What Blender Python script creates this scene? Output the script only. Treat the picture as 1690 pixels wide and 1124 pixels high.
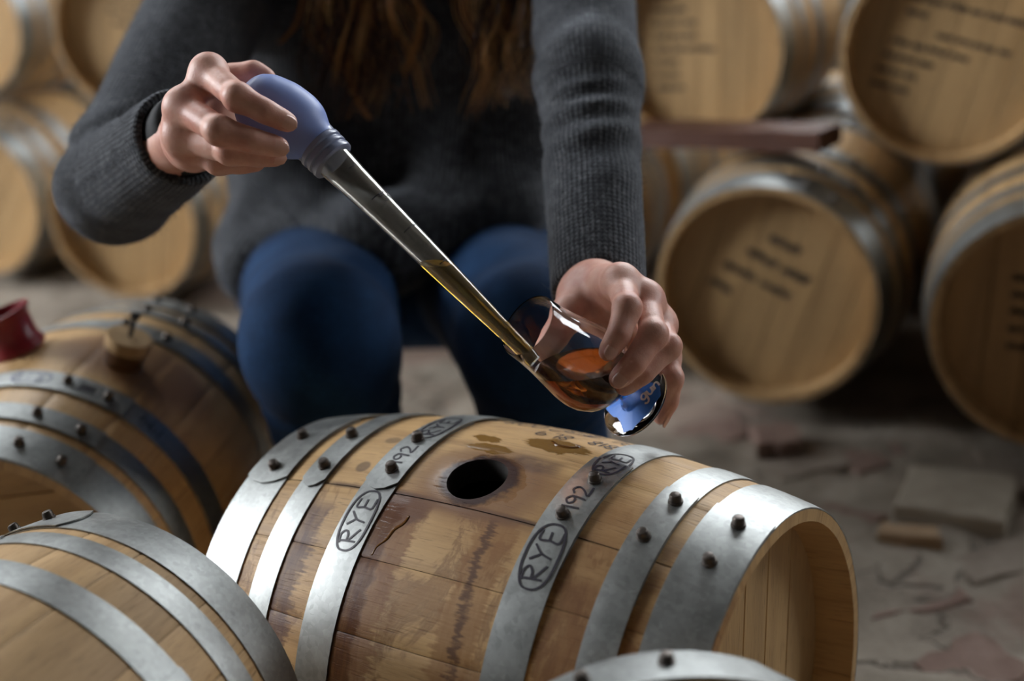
import bpy, bmesh, math, random
import numpy as np
from mathutils import Matrix, Vector

for _o in list(bpy.data.objects):
    bpy.data.objects.remove(_o)
random.seed(7)
RNG = np.random.default_rng(7)
SC = bpy.context.scene
COL = SC.collection
PI = math.pi

# ------------------------------------------------------------------ camera
cam_data = bpy.data.cameras.new('camera')
cam_data.lens = 50.0
cam_data.sensor_width = 36.0
cam_data.clip_start = 0.02
cam_data.dof.use_dof = True
cam_data.dof.focus_distance = 0.985
cam_data.dof.aperture_fstop = 2.8
cam = bpy.data.objects.new('camera', cam_data)
COL.objects.link(cam)
cam.matrix_world = Matrix(((0.9957, 0.0927, 0.0, 0.0),
                           (-0.0317, 0.3401, -0.9399, 0.0),
                           (-0.0871, 0.9358, 0.3416, 0.77104),
                           (0, 0, 0, 1)))
SC.camera = cam

# ------------------------------------------------------------------ world, daylight, exposure
world = bpy.data.worlds.new('world')
SC.world = world
world.use_nodes = True
world.node_tree.nodes['Background'].inputs[0].default_value = (0.55, 0.62, 0.72, 1)
world.node_tree.nodes['Background'].inputs[1].default_value = 0.25
SC.view_settings.view_transform = 'Standard'
SC.view_settings.look = 'None'
SC.view_settings.gamma = 1.0
SC.view_settings.use_curve_mapping = False
SC.view_settings.exposure = 0.25
SC.cycles.use_denoising = True
SC.cycles.max_bounces = 9
SC.cycles.diffuse_bounces = 3
SC.cycles.glossy_bounces = 4
SC.cycles.use_adaptive_sampling = True
SC.cycles.adaptive_threshold = 0.08
SC.cycles.adaptive_min_samples = 16
SC.cycles.transmission_bounces = 9
SC.cycles.transparent_max_bounces = 12
SC.cycles.sample_clamp_indirect = 6.0


def daylight(name, loc, aim, sx, sy, power, color):
    d = bpy.data.lights.new(name, 'AREA')
    d.shape = 'RECTANGLE'
    d.size, d.size_y, d.energy, d.color = sx, sy, power, color
    o = bpy.data.objects.new(name, d)
    COL.objects.link(o)
    o.location = loc
    o.rotation_euler = (Vector(aim) - Vector(loc)).to_track_quat('-Z', 'Y').to_euler()
    return o


# daylight entering through the windows of the room (each lamp stands just inside its window)
daylight('window_daylight', (-4.30, 2.4, 2.2), (0, 2.4, 2.2), 1.9, 2.0, 220, (0.93, 0.96, 1.0))
daylight('window_daylight', (4.30, 2.5, 2.3), (0, 2.5, 2.3), 1.7, 1.8, 50, (0.92, 0.96, 1.0))
daylight('window_daylight', (1.35, 3.40, 2.15), (1.35, 0, 2.15), 2.2, 1.6, 78, (0.92, 0.96, 1.0))
daylight('window_daylight', (-1.9, 3.40, 2.7), (-1.9, 0, 2.7), 2.2, 1.2, 40, (0.92, 0.96, 1.0))

# ------------------------------------------------------------------ object helpers


def tag(o, label=None, cat=None, group=None, kind=None):
    if label:
        o['label'] = label
    if cat:
        o['category'] = cat
    if group:
        o['group'] = group
    if kind:
        o['kind'] = kind
    return o


def make_mesh(name, verts, faces, uv=None, smooth=True, sharp=None):
    me = bpy.data.meshes.new(name)
    if isinstance(verts, np.ndarray):
        verts = verts.tolist()
    if isinstance(faces, np.ndarray):
        faces = faces.tolist()
    me.from_pydata(verts, [], faces)
    if uv is not None:
        lay = me.uv_layers.new(name='UVMap')
        idx = np.empty(len(me.loops), dtype=np.int32)
        me.loops.foreach_get('vertex_index', idx)
        lay.data.foreach_set('uv', np.asarray(uv, dtype=np.float32)[idx].ravel())
    if smooth:
        me.polygons.foreach_set('use_smooth', np.ones(len(me.polygons), dtype=bool))
        if sharp:
            me.set_sharp_from_angle(angle=math.radians(sharp))
    me.update()
    return me


def link(name, me, mat=None, parent=None):
    if mat is not None and not me.materials:
        me.materials.append(mat)
    o = bpy.data.objects.new(name, me)
    COL.objects.link(o)
    if parent is not None:
        o.parent = parent
    return o


def empty(name, loc=(0, 0, 0), rz=0.0):
    o = bpy.data.objects.new(name, None)
    COL.objects.link(o)
    o.location = loc
    o.rotation_euler = (0, 0, rz)
    o.empty_display_size = 0.05
    return o


def mesh_obj(name, verts, faces, mat, parent=None, uv=None, smooth=True, sharp=None):
    return link(name, make_mesh(name, verts, faces, uv, smooth, sharp), mat, parent)


def grid_faces(nu, nv, off=0, flip=False, close_v=False):
    f = []
    vv = nv if close_v else nv - 1
    for i in range(nu - 1):
        for j in range(vv):
            a, b = off + i * nv + j, off + i * nv + (j + 1) % nv
            c, d = off + (i + 1) * nv + (j + 1) % nv, off + (i + 1) * nv + j
            f.append((a, d, c, b) if flip else (a, b, c, d))
    return f


def frame_from(axis):
    z = Vector(axis).normalized()
    t = Vector((0, 0, 1)) if abs(z.z) < 0.9 else Vector((1, 0, 0))
    xx = t.cross(z).normalized()
    return xx, z.cross(xx), z


def lathe(profile, base, axis, n=48, cap=True):
    """profile: (distance along axis, radius); returns verts, faces."""
    xx, yy, zz = frame_from(axis)
    base = Vector(base)
    v, f = [], []
    for (t, r) in profile:
        for k in range(n):
            a = 2 * PI * k / n
            v.append(tuple(base + zz * t + xx * (r * math.cos(a)) + yy * (r * math.sin(a))))
    f = grid_faces(len(profile), n, close_v=True)
    if cap:
        f.append(tuple(range(n - 1, -1, -1)))
        o = (len(profile) - 1) * n
        f.append(tuple(range(o, o + n)))
    return v, f


def tube(points, radii, n=8, cap=True):
    """swept tube with parallel transport; returns verts, faces."""
    pts = [Vector(p) for p in points]
    m = len(pts)
    if not hasattr(radii, '__len__'):
        radii = [radii] * m
    v = []
    xx = None
    for i, p in enumerate(pts):
        t = (pts[min(i + 1, m - 1)] - pts[max(i - 1, 0)]).normalized()
        if xx is None:
            xx, yy, _ = frame_from(t)
        xx = (xx - t * xx.dot(t)).normalized()
        yy = t.cross(xx)
        for k in range(n):
            a = 2 * PI * k / n
            v.append(tuple(p + xx * (radii[i] * math.cos(a)) + yy * (radii[i] * math.sin(a))))
    f = grid_faces(m, n, close_v=True)
    if cap:
        f.append(tuple(range(n - 1, -1, -1)))
        o = (m - 1) * n
        f.append(tuple(range(o, o + n)))
    return v, f


def spline(ctrl, n):
    """Catmull-Rom through control points (any dimension)."""
    c = np.asarray(ctrl, float)
    c = np.vstack([2 * c[0] - c[1], c, 2 * c[-1] - c[-2]])
    seg = len(c) - 3
    out = []
    for t in np.linspace(0, seg - 1e-6, n):
        i = int(t)
        u = t - i
        p0, p1, p2, p3 = c[i], c[i + 1], c[i + 2], c[i + 3]
        out.append(0.5 * ((2 * p1) + (-p0 + p2) * u + (2 * p0 - 5 * p1 + 4 * p2 - p3) * u * u
                          + (-p0 + 3 * p1 - 3 * p2 + p3) * u ** 3))
    return np.array(out)


# ------------------------------------------------------------------ materials


class NT:
    """short-hand for building a node tree"""

    def __init__(self, name):
        self.mat = bpy.data.materials.new(name)
        self.mat.use_nodes = True
        self.t = self.mat.node_tree
        self.b = self.t.nodes['Principled BSDF']
        self.out = self.t.nodes['Material Output']

    def n(self, typ, **kw):
        nd = self.t.nodes.new(typ)
        for k, v in kw.items():
            setattr(nd, k, v)
        return nd

    def set(self, sock, val):
        if hasattr(val, 'is_output') or isinstance(val, bpy.types.NodeSocket):
            self.t.links.new(val, sock)
        elif val is not None:
            if hasattr(sock.default_value, '__len__') and not hasattr(val, '__len__'):
                sock.default_value = [val] * len(sock.default_value)
            elif hasattr(sock.default_value, '__len__') and len(sock.default_value) == 4 and len(val) == 3:
                sock.default_value = (*val, 1)
            else:
                sock.default_value = val

    def m(self, op, a, b=None, c=None, clamp=False):
        nd = self.n('ShaderNodeMath', operation=op, use_clamp=clamp)
        for i, v in enumerate((a, b, c)):
            if v is not None:
                self.set(nd.inputs[i], v)
        return nd.outputs[0]

    def mix(self, fac, a, b, typ='MIX'):
        nd = self.n('ShaderNodeMix', data_type='RGBA', blend_type=typ)
        self.set(nd.inputs[0], fac)
        self.set(nd.inputs[6], a)
        self.set(nd.inputs[7], b)
        return nd.outputs[2]

    def mapping(self, vec, scale=(1, 1, 1), loc=(0, 0, 0)):
        nd = self.n('ShaderNodeMapping')
        self.set(nd.inputs['Vector'], vec)
        nd.inputs['Scale'].default_value = scale
        self.set(nd.inputs['Location'], loc)
        return nd.outputs[0]

    def noise(self, vec, scale=5.0, detail=4.0, rough=0.55, dist=0.0):
        nd = self.n('ShaderNodeTexNoise')
        if vec is not None:
            self.set(nd.inputs['Vector'], vec)
        nd.inputs['Scale'].default_value = scale
        nd.inputs['Detail'].default_value = detail
        nd.inputs['Roughness'].default_value = rough
        nd.inputs['Distortion'].default_value = dist
        return nd.outputs[0]

    def ramp(self, fac, stops):
        nd = self.n('ShaderNodeValToRGB')
        self.set(nd.inputs[0], fac)
        cr = nd.color_ramp
        while len(cr.elements) < len(stops):
            cr.elements.new(0.5)
        for e, (p, c) in zip(cr.elements, stops):
            e.position = p
            e.color = (*c, 1) if hasattr(c, '__len__') else (c, c, c, 1)
        return nd.outputs[0]

    def smooth(self, x, lo, hi):
        nd = self.n('ShaderNodeMapRange', interpolation_type='SMOOTHSTEP')
        self.set(nd.inputs[0], x)
        nd.inputs[1].default_value, nd.inputs[2].default_value = lo, hi
        nd.inputs[3].default_value, nd.inputs[4].default_value = 0, 1
        return nd.outputs[0]

    def bump(self, height, strength=0.3, dist=0.001):
        nd = self.n('ShaderNodeBump')
        nd.inputs['Strength'].default_value = strength
        nd.inputs['Distance'].default_value = dist
        self.set(nd.inputs['Height'], height)
        self.set(self.b.inputs['Normal'], nd.outputs[0])

    def bsdf(self, **kw):
        names = {'color': 'Base Color', 'rough': 'Roughness', 'metal': 'Metallic', 'spec': 'Specular IOR Level',
                 'trans': 'Transmission Weight', 'ior': 'IOR', 'sss': 'Subsurface Weight', 'sheen': 'Sheen Weight',
                 'sheen_rough': 'Sheen Roughness', 'sheen_tint': 'Sheen Tint', 'coat': 'Coat Weight',
                 'coat_rough': 'Coat Roughness', 'emit': 'Emission Color', 'emit_s': 'Emission Strength'}
        for k, v in kw.items():
            self.set(self.b.inputs[names[k]], v)
        return self


def simple(name, color, rough=0.6, **kw):
    t = NT(name)
    t.bsdf(color=color, rough=rough, **kw)
    return t.mat


def oak_base(t, light=(0.50, 0.325, 0.155), dark=(0.27, 0.15, 0.058), spread=0.28):
    """oak coloured in the grain direction u of UVMap (metres)"""
    uv = t.n('ShaderNodeUVMap').outputs[0]
    info = t.n('ShaderNodeObjectInfo').outputs['Random']
    sh = t.n('ShaderNodeCombineXYZ')
    t.set(sh.inputs[0], t.m('MULTIPLY', info, 7.0))
    t.set(sh.inputs[1], t.m('MULTIPLY', info, 3.0))
    add = t.n('ShaderNodeVectorMath', operation='ADD')
    t.set(add.inputs[0], uv)
    t.set(add.inputs[1], sh.outputs[0])
    vec = add.outputs[0]
    broad = t.noise(t.mapping(vec, (5, 45, 1)), 1.0, 3, 0.5, 0.4)
    fine = t.noise(t.mapping(vec, (22, 520, 1)), 1.0, 4, 0.65)
    pores = t.smooth(t.noise(t.mapping(vec, (48, 760, 1)), 1.0, 2, 0.5), 0.60, 0.72)
    fac = t.m('ADD', t.m('MULTIPLY', broad, 0.65), t.m('MULTIPLY', fine, 0.45))
    col = t.ramp(fac, [(0.30, dark), (0.55, light), (0.80, tuple(min(1, c * 1.2) for c in light))])
    col = t.mix(t.m('MULTIPLY', pores, 0.62), col, tuple(c * 0.45 for c in dark))
    hsv = t.n('ShaderNodeHueSaturation')
    t.set(hsv.inputs['Value'], t.m('ADD', t.m('MULTIPLY', info, spread), 1.0 - spread * 0.55))
    t.set(hsv.inputs['Color'], col)
    h = t.m('SUBTRACT', t.m('MULTIPLY', fine, 0.7), t.m('MULTIPLY', pores, 0.6))
    return uv, hsv.outputs[0], h


def oak(name, rough=0.55, **kw):
    t = NT(name)
    uv, col, h = oak_base(t, **kw)
    t.bsdf(color=col, rough=rough, spec=0.35)
    t.bump(h, 0.35, 0.0007)
    return t.mat


def oak_stained(name):
    """the wet barrel: whiskey stains round the bung hole, runs down its face, wet patches"""
    t = NT(name)
    uv, col, h = oak_base(t, light=(0.52, 0.325, 0.142), dark=(0.29, 0.155, 0.055), spread=0.10)
    sep = t.n('ShaderNodeSeparateXYZ')
    t.set(sep.inputs[0], uv)
    u, v = sep.outputs[0], sep.outputs[1]
    n1 = t.noise(t.mapping(uv, (60, 60, 1)), 1.0, 5, 0.6)
    n2 = t.noise(t.mapping(uv, (150, 26, 1)), 1.0, 4, 0.65)
    n3 = t.noise(t.mapping(uv, (18, 420, 1)), 1.0, 3, 0.6)
    uw = t.m('ADD', u, t.m('MULTIPLY', t.m('SUBTRACT', n1, 0.5), 0.020))
    uw2 = t.m('ADD', uw, t.m('MULTIPLY', t.m('SUBTRACT', n3, 0.5), 0.018))
    vw = t.m('ADD', v, t.m('MULTIPLY', t.m('SUBTRACT', n1, 0.5), 0.014))

    def ell(cu, cv, ru, rv, soft=0.35, uu=uw, vv=vw):
        a = t.m('DIVIDE', t.m('SUBTRACT', uu, cu), ru)
        b = t.m('DIVIDE', t.m('SUBTRACT', vv, cv), rv)
        d = t.m('SQRT', t.m('ADD', t.m('MULTIPLY', a, a), t.m('MULTIPLY', b, b)))
        return t.smooth(d, 1.0 + soft, 1.0 - soft)

    def band(u0, u1, v0, v1, sv=0.008, su=0.003, uu=uw2):
        a = t.m('MULTIPLY', t.smooth(uu, u0 - su, u0 + su), t.smooth(uu, u1 + su, u1 - su))
        b = t.m('MULTIPLY', t.smooth(v, v0 - sv, v0 + sv), t.smooth(v, v1 + sv, v1 - sv))
        return t.m('MULTIPLY', a, b)

    def fac(mask, k):
        return t.m('MULTIPLY', mask, k)

    amber, dark, purple = (0.16, 0.065, 0.014), (0.055, 0.022, 0.012), (0.030, 0.012, 0.012)
    # general tan soak across the middle staves
    col = t.mix(fac(ell(0.05, 0.062, 0.075, 0.040, 0.5), 0.45), col, (0.27, 0.125, 0.032))
    # blotches soaked into the face of the barrel
    n4 = t.noise(t.mapping(uv, (26, 13, 1), (3.1, 0.4, 0)), 1.0, 6, 0.68, 0.6)
    face = t.m('MULTIPLY', t.smooth(v, 0.06, 0.085), t.smooth(n4, 0.47, 0.62))
    col = t.mix(t.m('MULTIPLY', face, 0.62), col, (0.20, 0.088, 0.028))
    rim4 = t.m('MULTIPLY', face, t.smooth(t.m('ABSOLUTE', t.m('SUBTRACT', n4, 0.55)), 0.035, 0.012))
    col = t.mix(t.m('MULTIPLY', rim4, 0.45), col, (0.09, 0.035, 0.014))
    # broad run beside the left belly hoop
    run_l = band(-0.062, -0.018, 0.066, 0.34)
    col = t.mix(fac(run_l, t.m('ADD', 0.50, t.m('MULTIPLY', n2, 0.6))), col, (0.19, 0.075, 0.021))
    core_l = band(-0.058, -0.036, 0.072, 0.34, uu=uw)
    col = t.mix(fac(core_l, t.m('MULTIPLY', n2, 1.5)), col, (0.075, 0.026, 0.012))
    # wide amber run left of the centre
    run_c = band(0.026, 0.058, 0.074, 0.40)
    col = t.mix(fac(run_c, t.m('ADD', 0.30, t.m('MULTIPLY', n2, 0.7))), col, (0.24, 0.105, 0.03))
    # thin dark ragged line that the run dried to
    cu = t.m('ADD', 0.036, t.m('MULTIPLY', t.m('SUBTRACT', v, 0.075), 0.085))
    dl = t.m('ABSOLUTE', t.m('SUBTRACT', uw2, cu))
    line = t.m('MULTIPLY', t.smooth(dl, 0.0055, 0.0012), t.m('MULTIPLY', t.smooth(v, 0.070, 0.078), t.smooth(n1, 0.28, 0.52)))
    col = t.mix(fac(line, 0.85), col, (0.075, 0.027, 0.010))
    cu2 = t.m('ADD', -0.006, t.m('MULTIPLY', t.m('SUBTRACT', v, 0.075), -0.05))
    dl2 = t.m('ABSOLUTE', t.m('SUBTRACT', uw2, cu2))
    line2 = t.m('MULTIPLY', t.smooth(dl2, 0.004, 0.001), t.m('MULTIPLY', t.smooth(v, 0.13, 0.16), t.smooth(n1, 0.36, 0.55)))
    col = t.mix(fac(line2, 0.55), col, amber)
    # stains between the left hoops and right hoops
    col = t.mix(fac(band(-0.124, -0.100, 0.090, 0.40), t.m('ADD', 0.3, t.m('MULTIPLY', n2, 1.0))), col, (0.085, 0.032, 0.018))
    col = t.mix(fac(band(0.100, 0.128, 0.02, 0.12, uu=uw), t.m('MULTIPLY', n1, 1.0)), col, (0.21, 0.095, 0.03))
    col = t.mix(fac(band(0.100, 0.132, 0.10, 0.34), t.m('MULTIPLY', n2, 1.2)), col, (0.17, 0.07, 0.022))
    col = t.mix(fac(band(0.152, 0.166, 0.05, 0.30), t.m('MULTIPLY', n1, 1.0)), col, (0.15, 0.06, 0.02))
    # the stave below the hole, soaked along the joint
    col = t.mix(fac(band(-0.058, 0.062, 0.069, 0.078, 0.004, 0.02, uw), 0.8), col, (0.12, 0.045, 0.015))
    col = t.mix(fac(band(-0.12, 0.10, 0.0685, 0.0728, 0.0016, 0.03, uw), t.m('ADD', 0.2, n1)), col, (0.05, 0.02, 0.012))
    col = t.mix(fac(ell(-0.036, 0.083, 0.020, 0.012, 0.3), 0.75), col, (0.10, 0.034, 0.012))
    # ring round the bung hole
    col = t.mix(fac(ell(0.006, 0.043, 0.056, 0.038, 0.28), 0.70), col, (0.175, 0.075, 0.028))
    col = t.mix(fac(ell(0.003, 0.042, 0.0300, 0.0275, 0.12), 0.93), col, purple)
    col = t.mix(fac(band(0.014, 0.052, 0.006, 0.024, 0.004, 0.008, uw), t.m('MULTIPLY', n1, 1.1)), col, (0.05, 0.017, 0.013))
    # fresh wet patches on the top
    w1 = ell(0.030, -0.019, 0.026, 0.013, 0.09, uw2)
    w2 = ell(-0.024, -0.009, 0.012, 0.006, 0.10, uw2)
    w3 = ell(-0.012, 0.006, 0.020, 0.007, 0.12, uw2)
    wet = t.m('MAXIMUM', w1, t.m('MAXIMUM', w2, w3))
    col = t.mix(fac(wet, 0.85), col, (0.19, 0.092, 0.014))
    # soaked iron marks beside the rivets
    col = t.mix(fac(ell(-0.098, 0.050, 0.006, 0.006, 0.2, u, v), 0.7), col, (0.10, 0.06, 0.035))
    col = t.mix(fac(ell(-0.096, 0.013, 0.007, 0.005, 0.2, u, v), 0.6), col, (0.12, 0.075, 0.04))
    damp = t.m('MAXIMUM', t.m('MAXIMUM', wet, fac(core_l, 0.8)), ell(0.004, 0.042, 0.038, 0.031, 0.2))
    rough = t.m('SUBTRACT', 0.55, t.m('MULTIPLY', damp, 0.33))
    t.bsdf(color=col, rough=rough, spec=0.4)
    t.bump(h, 0.4, 0.0008)
    return t.mat


def galvanised(name, base=(0.40, 0.415, 0.405), rough=0.46):
    t = NT(name)
    uv = t.n('ShaderNodeUVMap').outputs[0]
    info = t.n('ShaderNodeObjectInfo').outputs['Random']
    n1 = t.noise(t.mapping(uv, (45, 45, 1)), 1.0, 4, 0.6)
    n2 = t.noise(t.mapping(uv, (320, 320, 1)), 1.0, 3, 0.7)
    vor = t.n('ShaderNodeTexVoronoi')
    vor.inputs['Scale'].default_value = 260
    t.set(vor.inputs['Vector'], uv)
    k = t.m('ADD', t.m('MULTIPLY', n1, 0.5), t.m('MULTIPLY', vor.outputs[1], 0.22))
    col = t.ramp(k, [(0.2, tuple(c * 0.62 for c in base)), (0.6, base)])
    spots = t.smooth(n2, 0.66, 0.80)
    col = t.mix(t.m('MULTIPLY', spots, 0.35), col, (0.16, 0.15, 0.13))
    hsv = t.n('ShaderNodeHueSaturation')
    t.set(hsv.inputs['Value'], t.m('ADD', 0.88, t.m('MULTIPLY', info, 0.24)))
    t.set(hsv.inputs['Color'], col)
    t.bsdf(color=hsv.outputs[0], metal=1.0, rough=t.m('ADD', rough - 0.07, t.m('MULTIPLY', n1, 0.2)))
    t.bump(n2, 0.10, 0.0004)
    return t.mat


M = {}
M['oak'] = oak('oak_stave')
M['oak_wet'] = oak_stained('oak_stave_stained')
M['oak_head'] = oak('oak_head', light=(0.49, 0.32, 0.15), dark=(0.36, 0.225, 0.10), spread=0.22)
M['oak_warm'] = oak('oak_stave_warm', light=(0.50, 0.32, 0.15), dark=(0.30, 0.165, 0.06))
M['oak_head_shaded'] = oak('oak_head_shaded', light=(0.34, 0.20, 0.085), dark=(0.23, 0.13, 0.052), spread=0.22)  # darker copy of the head oak: shade on the right-edge barrel put into colour
M['oak_inside'] = simple('charred_oak', (0.012, 0.009, 0.007), 0.8)
M['hoop'] = galvanised('galvanised_hoop')
M['rivet'] = simple('steel_rivet', (0.10, 0.085, 0.075), 0.42, metal=0.85)
M['ink'] = simple('marker_ink', (0.014, 0.010, 0.020), 0.5)
M['ink_blue'] = simple('blue_marker_ink', (0.035, 0.035, 0.13), 0.5)
M['ink_soft'] = simple('faded_marker_ink', (0.06, 0.045, 0.035), 0.7)

# ------------------------------------------------------------------ room


def box(name, lo, hi, mat, parent=None, bevel=0.0):
    bm = bmesh.new()
    bmesh.ops.create_cube(bm, size=1.0)
    for v in bm.verts:
        v.co = Vector([lo[i] + (v.co[i] + 0.5) * (hi[i] - lo[i]) for i in range(3)])
    if bevel:
        bmesh.ops.bevel(bm, geom=bm.edges[:], offset=bevel, segments=2, affect='EDGES')
    me = bpy.data.meshes.new(name)
    bm.to_mesh(me)
    bm.free()
    return link(name, me, mat, parent)


def plaster(name, c1, c2, sc):
    t = NT(name)
    co = t.n('ShaderNodeTexCoord').outputs['Object']
    n = t.noise(co, sc, 6, 0.6)
    t.bsdf(color=t.ramp(n, [(0.3, c1), (0.7, c2)]), rough=0.9)
    t.bump(n, 0.4, 0.01)
    return t.mat


M['wall'] = plaster('old_plaster', (0.055, 0.046, 0.038), (0.095, 0.082, 0.068), 3.0)
M['ceiling'] = plaster('old_boards', (0.035, 0.03, 0.025), (0.065, 0.055, 0.045), 2.0)
M['frame'] = simple('painted_frame', (0.30, 0.29, 0.27), 0.6)
M['pane'] = simple('bright_pane', (0.8, 0.85, 0.9), 0.3, emit=(0.92, 0.96, 1.0), emit_s=2.5)

for nm, lo, hi, mt in (('wall_left', (-4.6, -3.6, 0), (-4.45, 3.65, 3.7), 'wall'), ('wall_right', (4.45, -3.6, 0), (4.6, 3.65, 3.7), 'wall'),
                       ('wall_back', (-4.45, 3.5, 0), (4.45, 3.65, 3.7), 'wall'), ('wall_front', (-4.45, -3.6, 0), (4.45, -3.45, 3.7), 'wall'),
                       ('ceiling', (-4.45, -3.45, 3.6), (4.45, 3.5, 3.7), 'ceiling')):
    tag(box(nm, lo, hi, M[mt]), kind='structure')


def window(name, cx, cy, cz, w, hgt, along):
    root = tag(empty(name, (cx, cy, cz)), kind='structure')
    d = 0.03
    nx, nz = max(2, round(w / 0.6)), 3
    for i in range(nx + 1):
        p = -w / 2 + w * i / nx
        a, b = (p - 0.02, -d, -hgt / 2), (p + 0.02, d, hgt / 2)
        if along == 'y':
            a, b = (-d, p - 0.02, -hgt / 2), (d, p + 0.02, hgt / 2)
        box('glazing_bar', a, b, M['frame'], root)
    for i in range(nz + 1):
        p = -hgt / 2 + hgt * i / nz
        a, b = (-w / 2, -d, p - 0.02), (w / 2, d, p + 0.02)
        if along == 'y':
            a, b = (-d, -w / 2, p - 0.02), (d, w / 2, p + 0.02)
        box('glazing_bar', a, b, M['frame'], root)
    for i in range(nx):
        for j in range(nz):
            p, q = -w / 2 + w * i / nx + 0.02, -hgt / 2 + hgt * j / nz + 0.02
            pw, qw = w / nx - 0.04, hgt / nz - 0.04
            a, b = (p, -0.004, q), (p + pw, 0.004, q + qw)
            if along == 'y':
                a, b = (-0.004, p, q), (0.004, p + pw, q + qw)
            box('pane', a, b, M['pane'], root)


window('window_1', -4.40, 2.4, 2.2, 1.9, 2.0, 'y')
window('window_2', 4.40, 2.5, 2.3, 1.7, 1.8, 'y')
window('window_3', 1.35, 3.46, 2.15, 2.2, 1.6, 'x')
window('window_4', -1.9, 3.46, 2.7, 2.2, 1.2, 'x')


def vnoise(x, y, seed=0):
    """smooth value noise on numpy arrays, 0..1"""
    r = np.random.default_rng(seed).random((64, 64))
    xi, yi = np.floor(x).astype(int), np.floor(y).astype(int)
    fx, fy = x - xi, y - yi
    fx, fy = fx * fx * (3 - 2 * fx), fy * fy * (3 - 2 * fy)
    g = lambda a, b: r[a % 64, b % 64]
    return (g(xi, yi) * (1 - fx) + g(xi + 1, yi) * fx) * (1 - fy) + (g(xi, yi + 1) * (1 - fx) + g(xi + 1, yi + 1) * fx) * fy


def floor_material():
    t = NT('old_stone_floor')
    co = t.n('ShaderNodeTexCoord').outputs['Object']
    a = t.noise(co, 3.2, 6, 0.62, 0.6)
    b = t.noise(co, 11.0, 6, 0.7, 0.3)
    c = t.noise(co, 90.0, 4, 0.7)
    col = t.ramp(b, [(0.28, (0.17, 0.14, 0.11)), (0.5, (0.28, 0.24, 0.195)), (0.72, (0.38, 0.335, 0.275))])
    red = t.smooth(a, 0.50, 0.64)
    col = t.mix(t.m('MULTIPLY', red, 0.5), col, (0.25, 0.155, 0.125))
    dark = t.smooth(t.noise(co, 6.0, 5, 0.7, 1.0), 0.57, 0.70)
    col = t.mix(t.m('MULTIPLY', dark, 0.5), col, (0.09, 0.07, 0.055))
    w = t.n('ShaderNodeTexVoronoi', feature='DISTANCE_TO_EDGE')
    w.inputs['Scale'].default_value = 3.6
    wv = t.n('ShaderNodeVectorMath', operation='ADD')
    t.set(wv.inputs[0], co)
    sc = t.n('ShaderNodeVectorMath', operation='SCALE')
    t.set(sc.inputs[0], t.n('ShaderNodeTexNoise').outputs[1])
    sc.inputs['Scale'].default_value = 0.25
    t.set(wv.inputs[1], sc.outputs[0])
    t.set(w.inputs['Vector'], wv.outputs[0])
    crack = t.smooth(w.outputs[0], 0.022, 0.004)
    col = t.mix(t.m('MULTIPLY', crack, 0.5), col, (0.035, 0.026, 0.02))
    t.bsdf(color=col, rough=0.9, spec=0.2)
    t.bump(t.m('SUBTRACT', t.m('ADD', b, t.m('MULTIPLY', c, 0.3)), crack), 0.6, 0.008)
    return t.mat


M['floor'] = floor_material()
xs = np.concatenate([np.linspace(-4.45, -1.6, 12), np.linspace(-1.5, 1.5, 190), np.linspace(1.6, 4.45, 12)])
ys = np.concatenate([np.linspace(-3.45, 0.4, 12), np.linspace(0.45, 3.0, 170), np.linspace(3.1, 3.5, 4)])
gx, gy = np.meshgrid(xs, ys, indexing='ij')
gz = -0.016 * vnoise(gx * 6 + 3, gy * 6 + 9, 1) - 0.010 * vnoise(gx * 17, gy * 17, 2) - 0.006 * vnoise(gx * 40, gy * 40, 3) + 0.006
gz = np.minimum(gz, -0.0005)
FV = np.stack([gx, gy, gz], -1).reshape(-1, 3)
floor = mesh_obj('floor', FV, grid_faces(len(xs), len(ys), flip=True), M['floor'])
tag(floor, kind='structure')


def stone_mat(name, c1, c2, sc=30):
    t = NT(name)
    co = t.n('ShaderNodeTexCoord').outputs['Object']
    n = t.noise(co, sc, 5, 0.65)
    t.bsdf(color=t.ramp(n, [(0.3, c1), (0.7, c2)]), rough=0.9, spec=0.2)
    t.bump(n, 0.5, 0.003)
    return t.mat


M['slab'] = stone_mat('pale_slab', (0.33, 0.285, 0.225), (0.42, 0.37, 0.30))
M['brick'] = stone_mat('worn_brick', (0.20, 0.13, 0.105), (0.28, 0.20, 0.165))
M['brick2'] = stone_mat('dusty_brick', (0.22, 0.18, 0.145), (0.31, 0.26, 0.215))
M['chip'] = stone_mat('tan_fragment', (0.34, 0.23, 0.14), (0.42, 0.30, 0.19))


def flat_stone(name, corners, z0, z1, mat, rough=0.004, seed=0):
    """a low stone with slightly broken edges; corners in metres on the floor"""
    r = random.Random(seed)
    c = [Vector((a, b, 0)) for a, b in corners]
    ring = []
    n = len(c)
    for i in range(n):
        for k in range(4):
            p = c[i].lerp(c[(i + 1) % n], k / 4)
            ring.append(p + Vector((r.uniform(-rough, rough), r.uniform(-rough, rough), 0)))
    cen = sum(ring, Vector()) / len(ring)
    if sum((ring[i] - cen).cross(ring[(i + 1) % len(ring)] - cen).z for i in range(len(ring))) < 0:
        ring.reverse()
    m = len(ring)
    v = [(p.x, p.y, z0) for p in ring] + [(p.x, p.y, z1 - 0.003) for p in ring]
    v += [(cen.x + (p.x - cen.x) * 0.94, cen.y + (p.y - cen.y) * 0.94, z1 + r.uniform(-0.001, 0.001)) for p in ring]
    f = []
    for L in range(2):
        for i in range(m):
            f.append((L * m + i, L * m + (i + 1) % m, (L + 1) * m + (i + 1) % m, (L + 1) * m + i))
    f.append(tuple(range(2 * m, 3 * m)))
    return mesh_obj(name, v, f, mat, floor, smooth=False)


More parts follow.
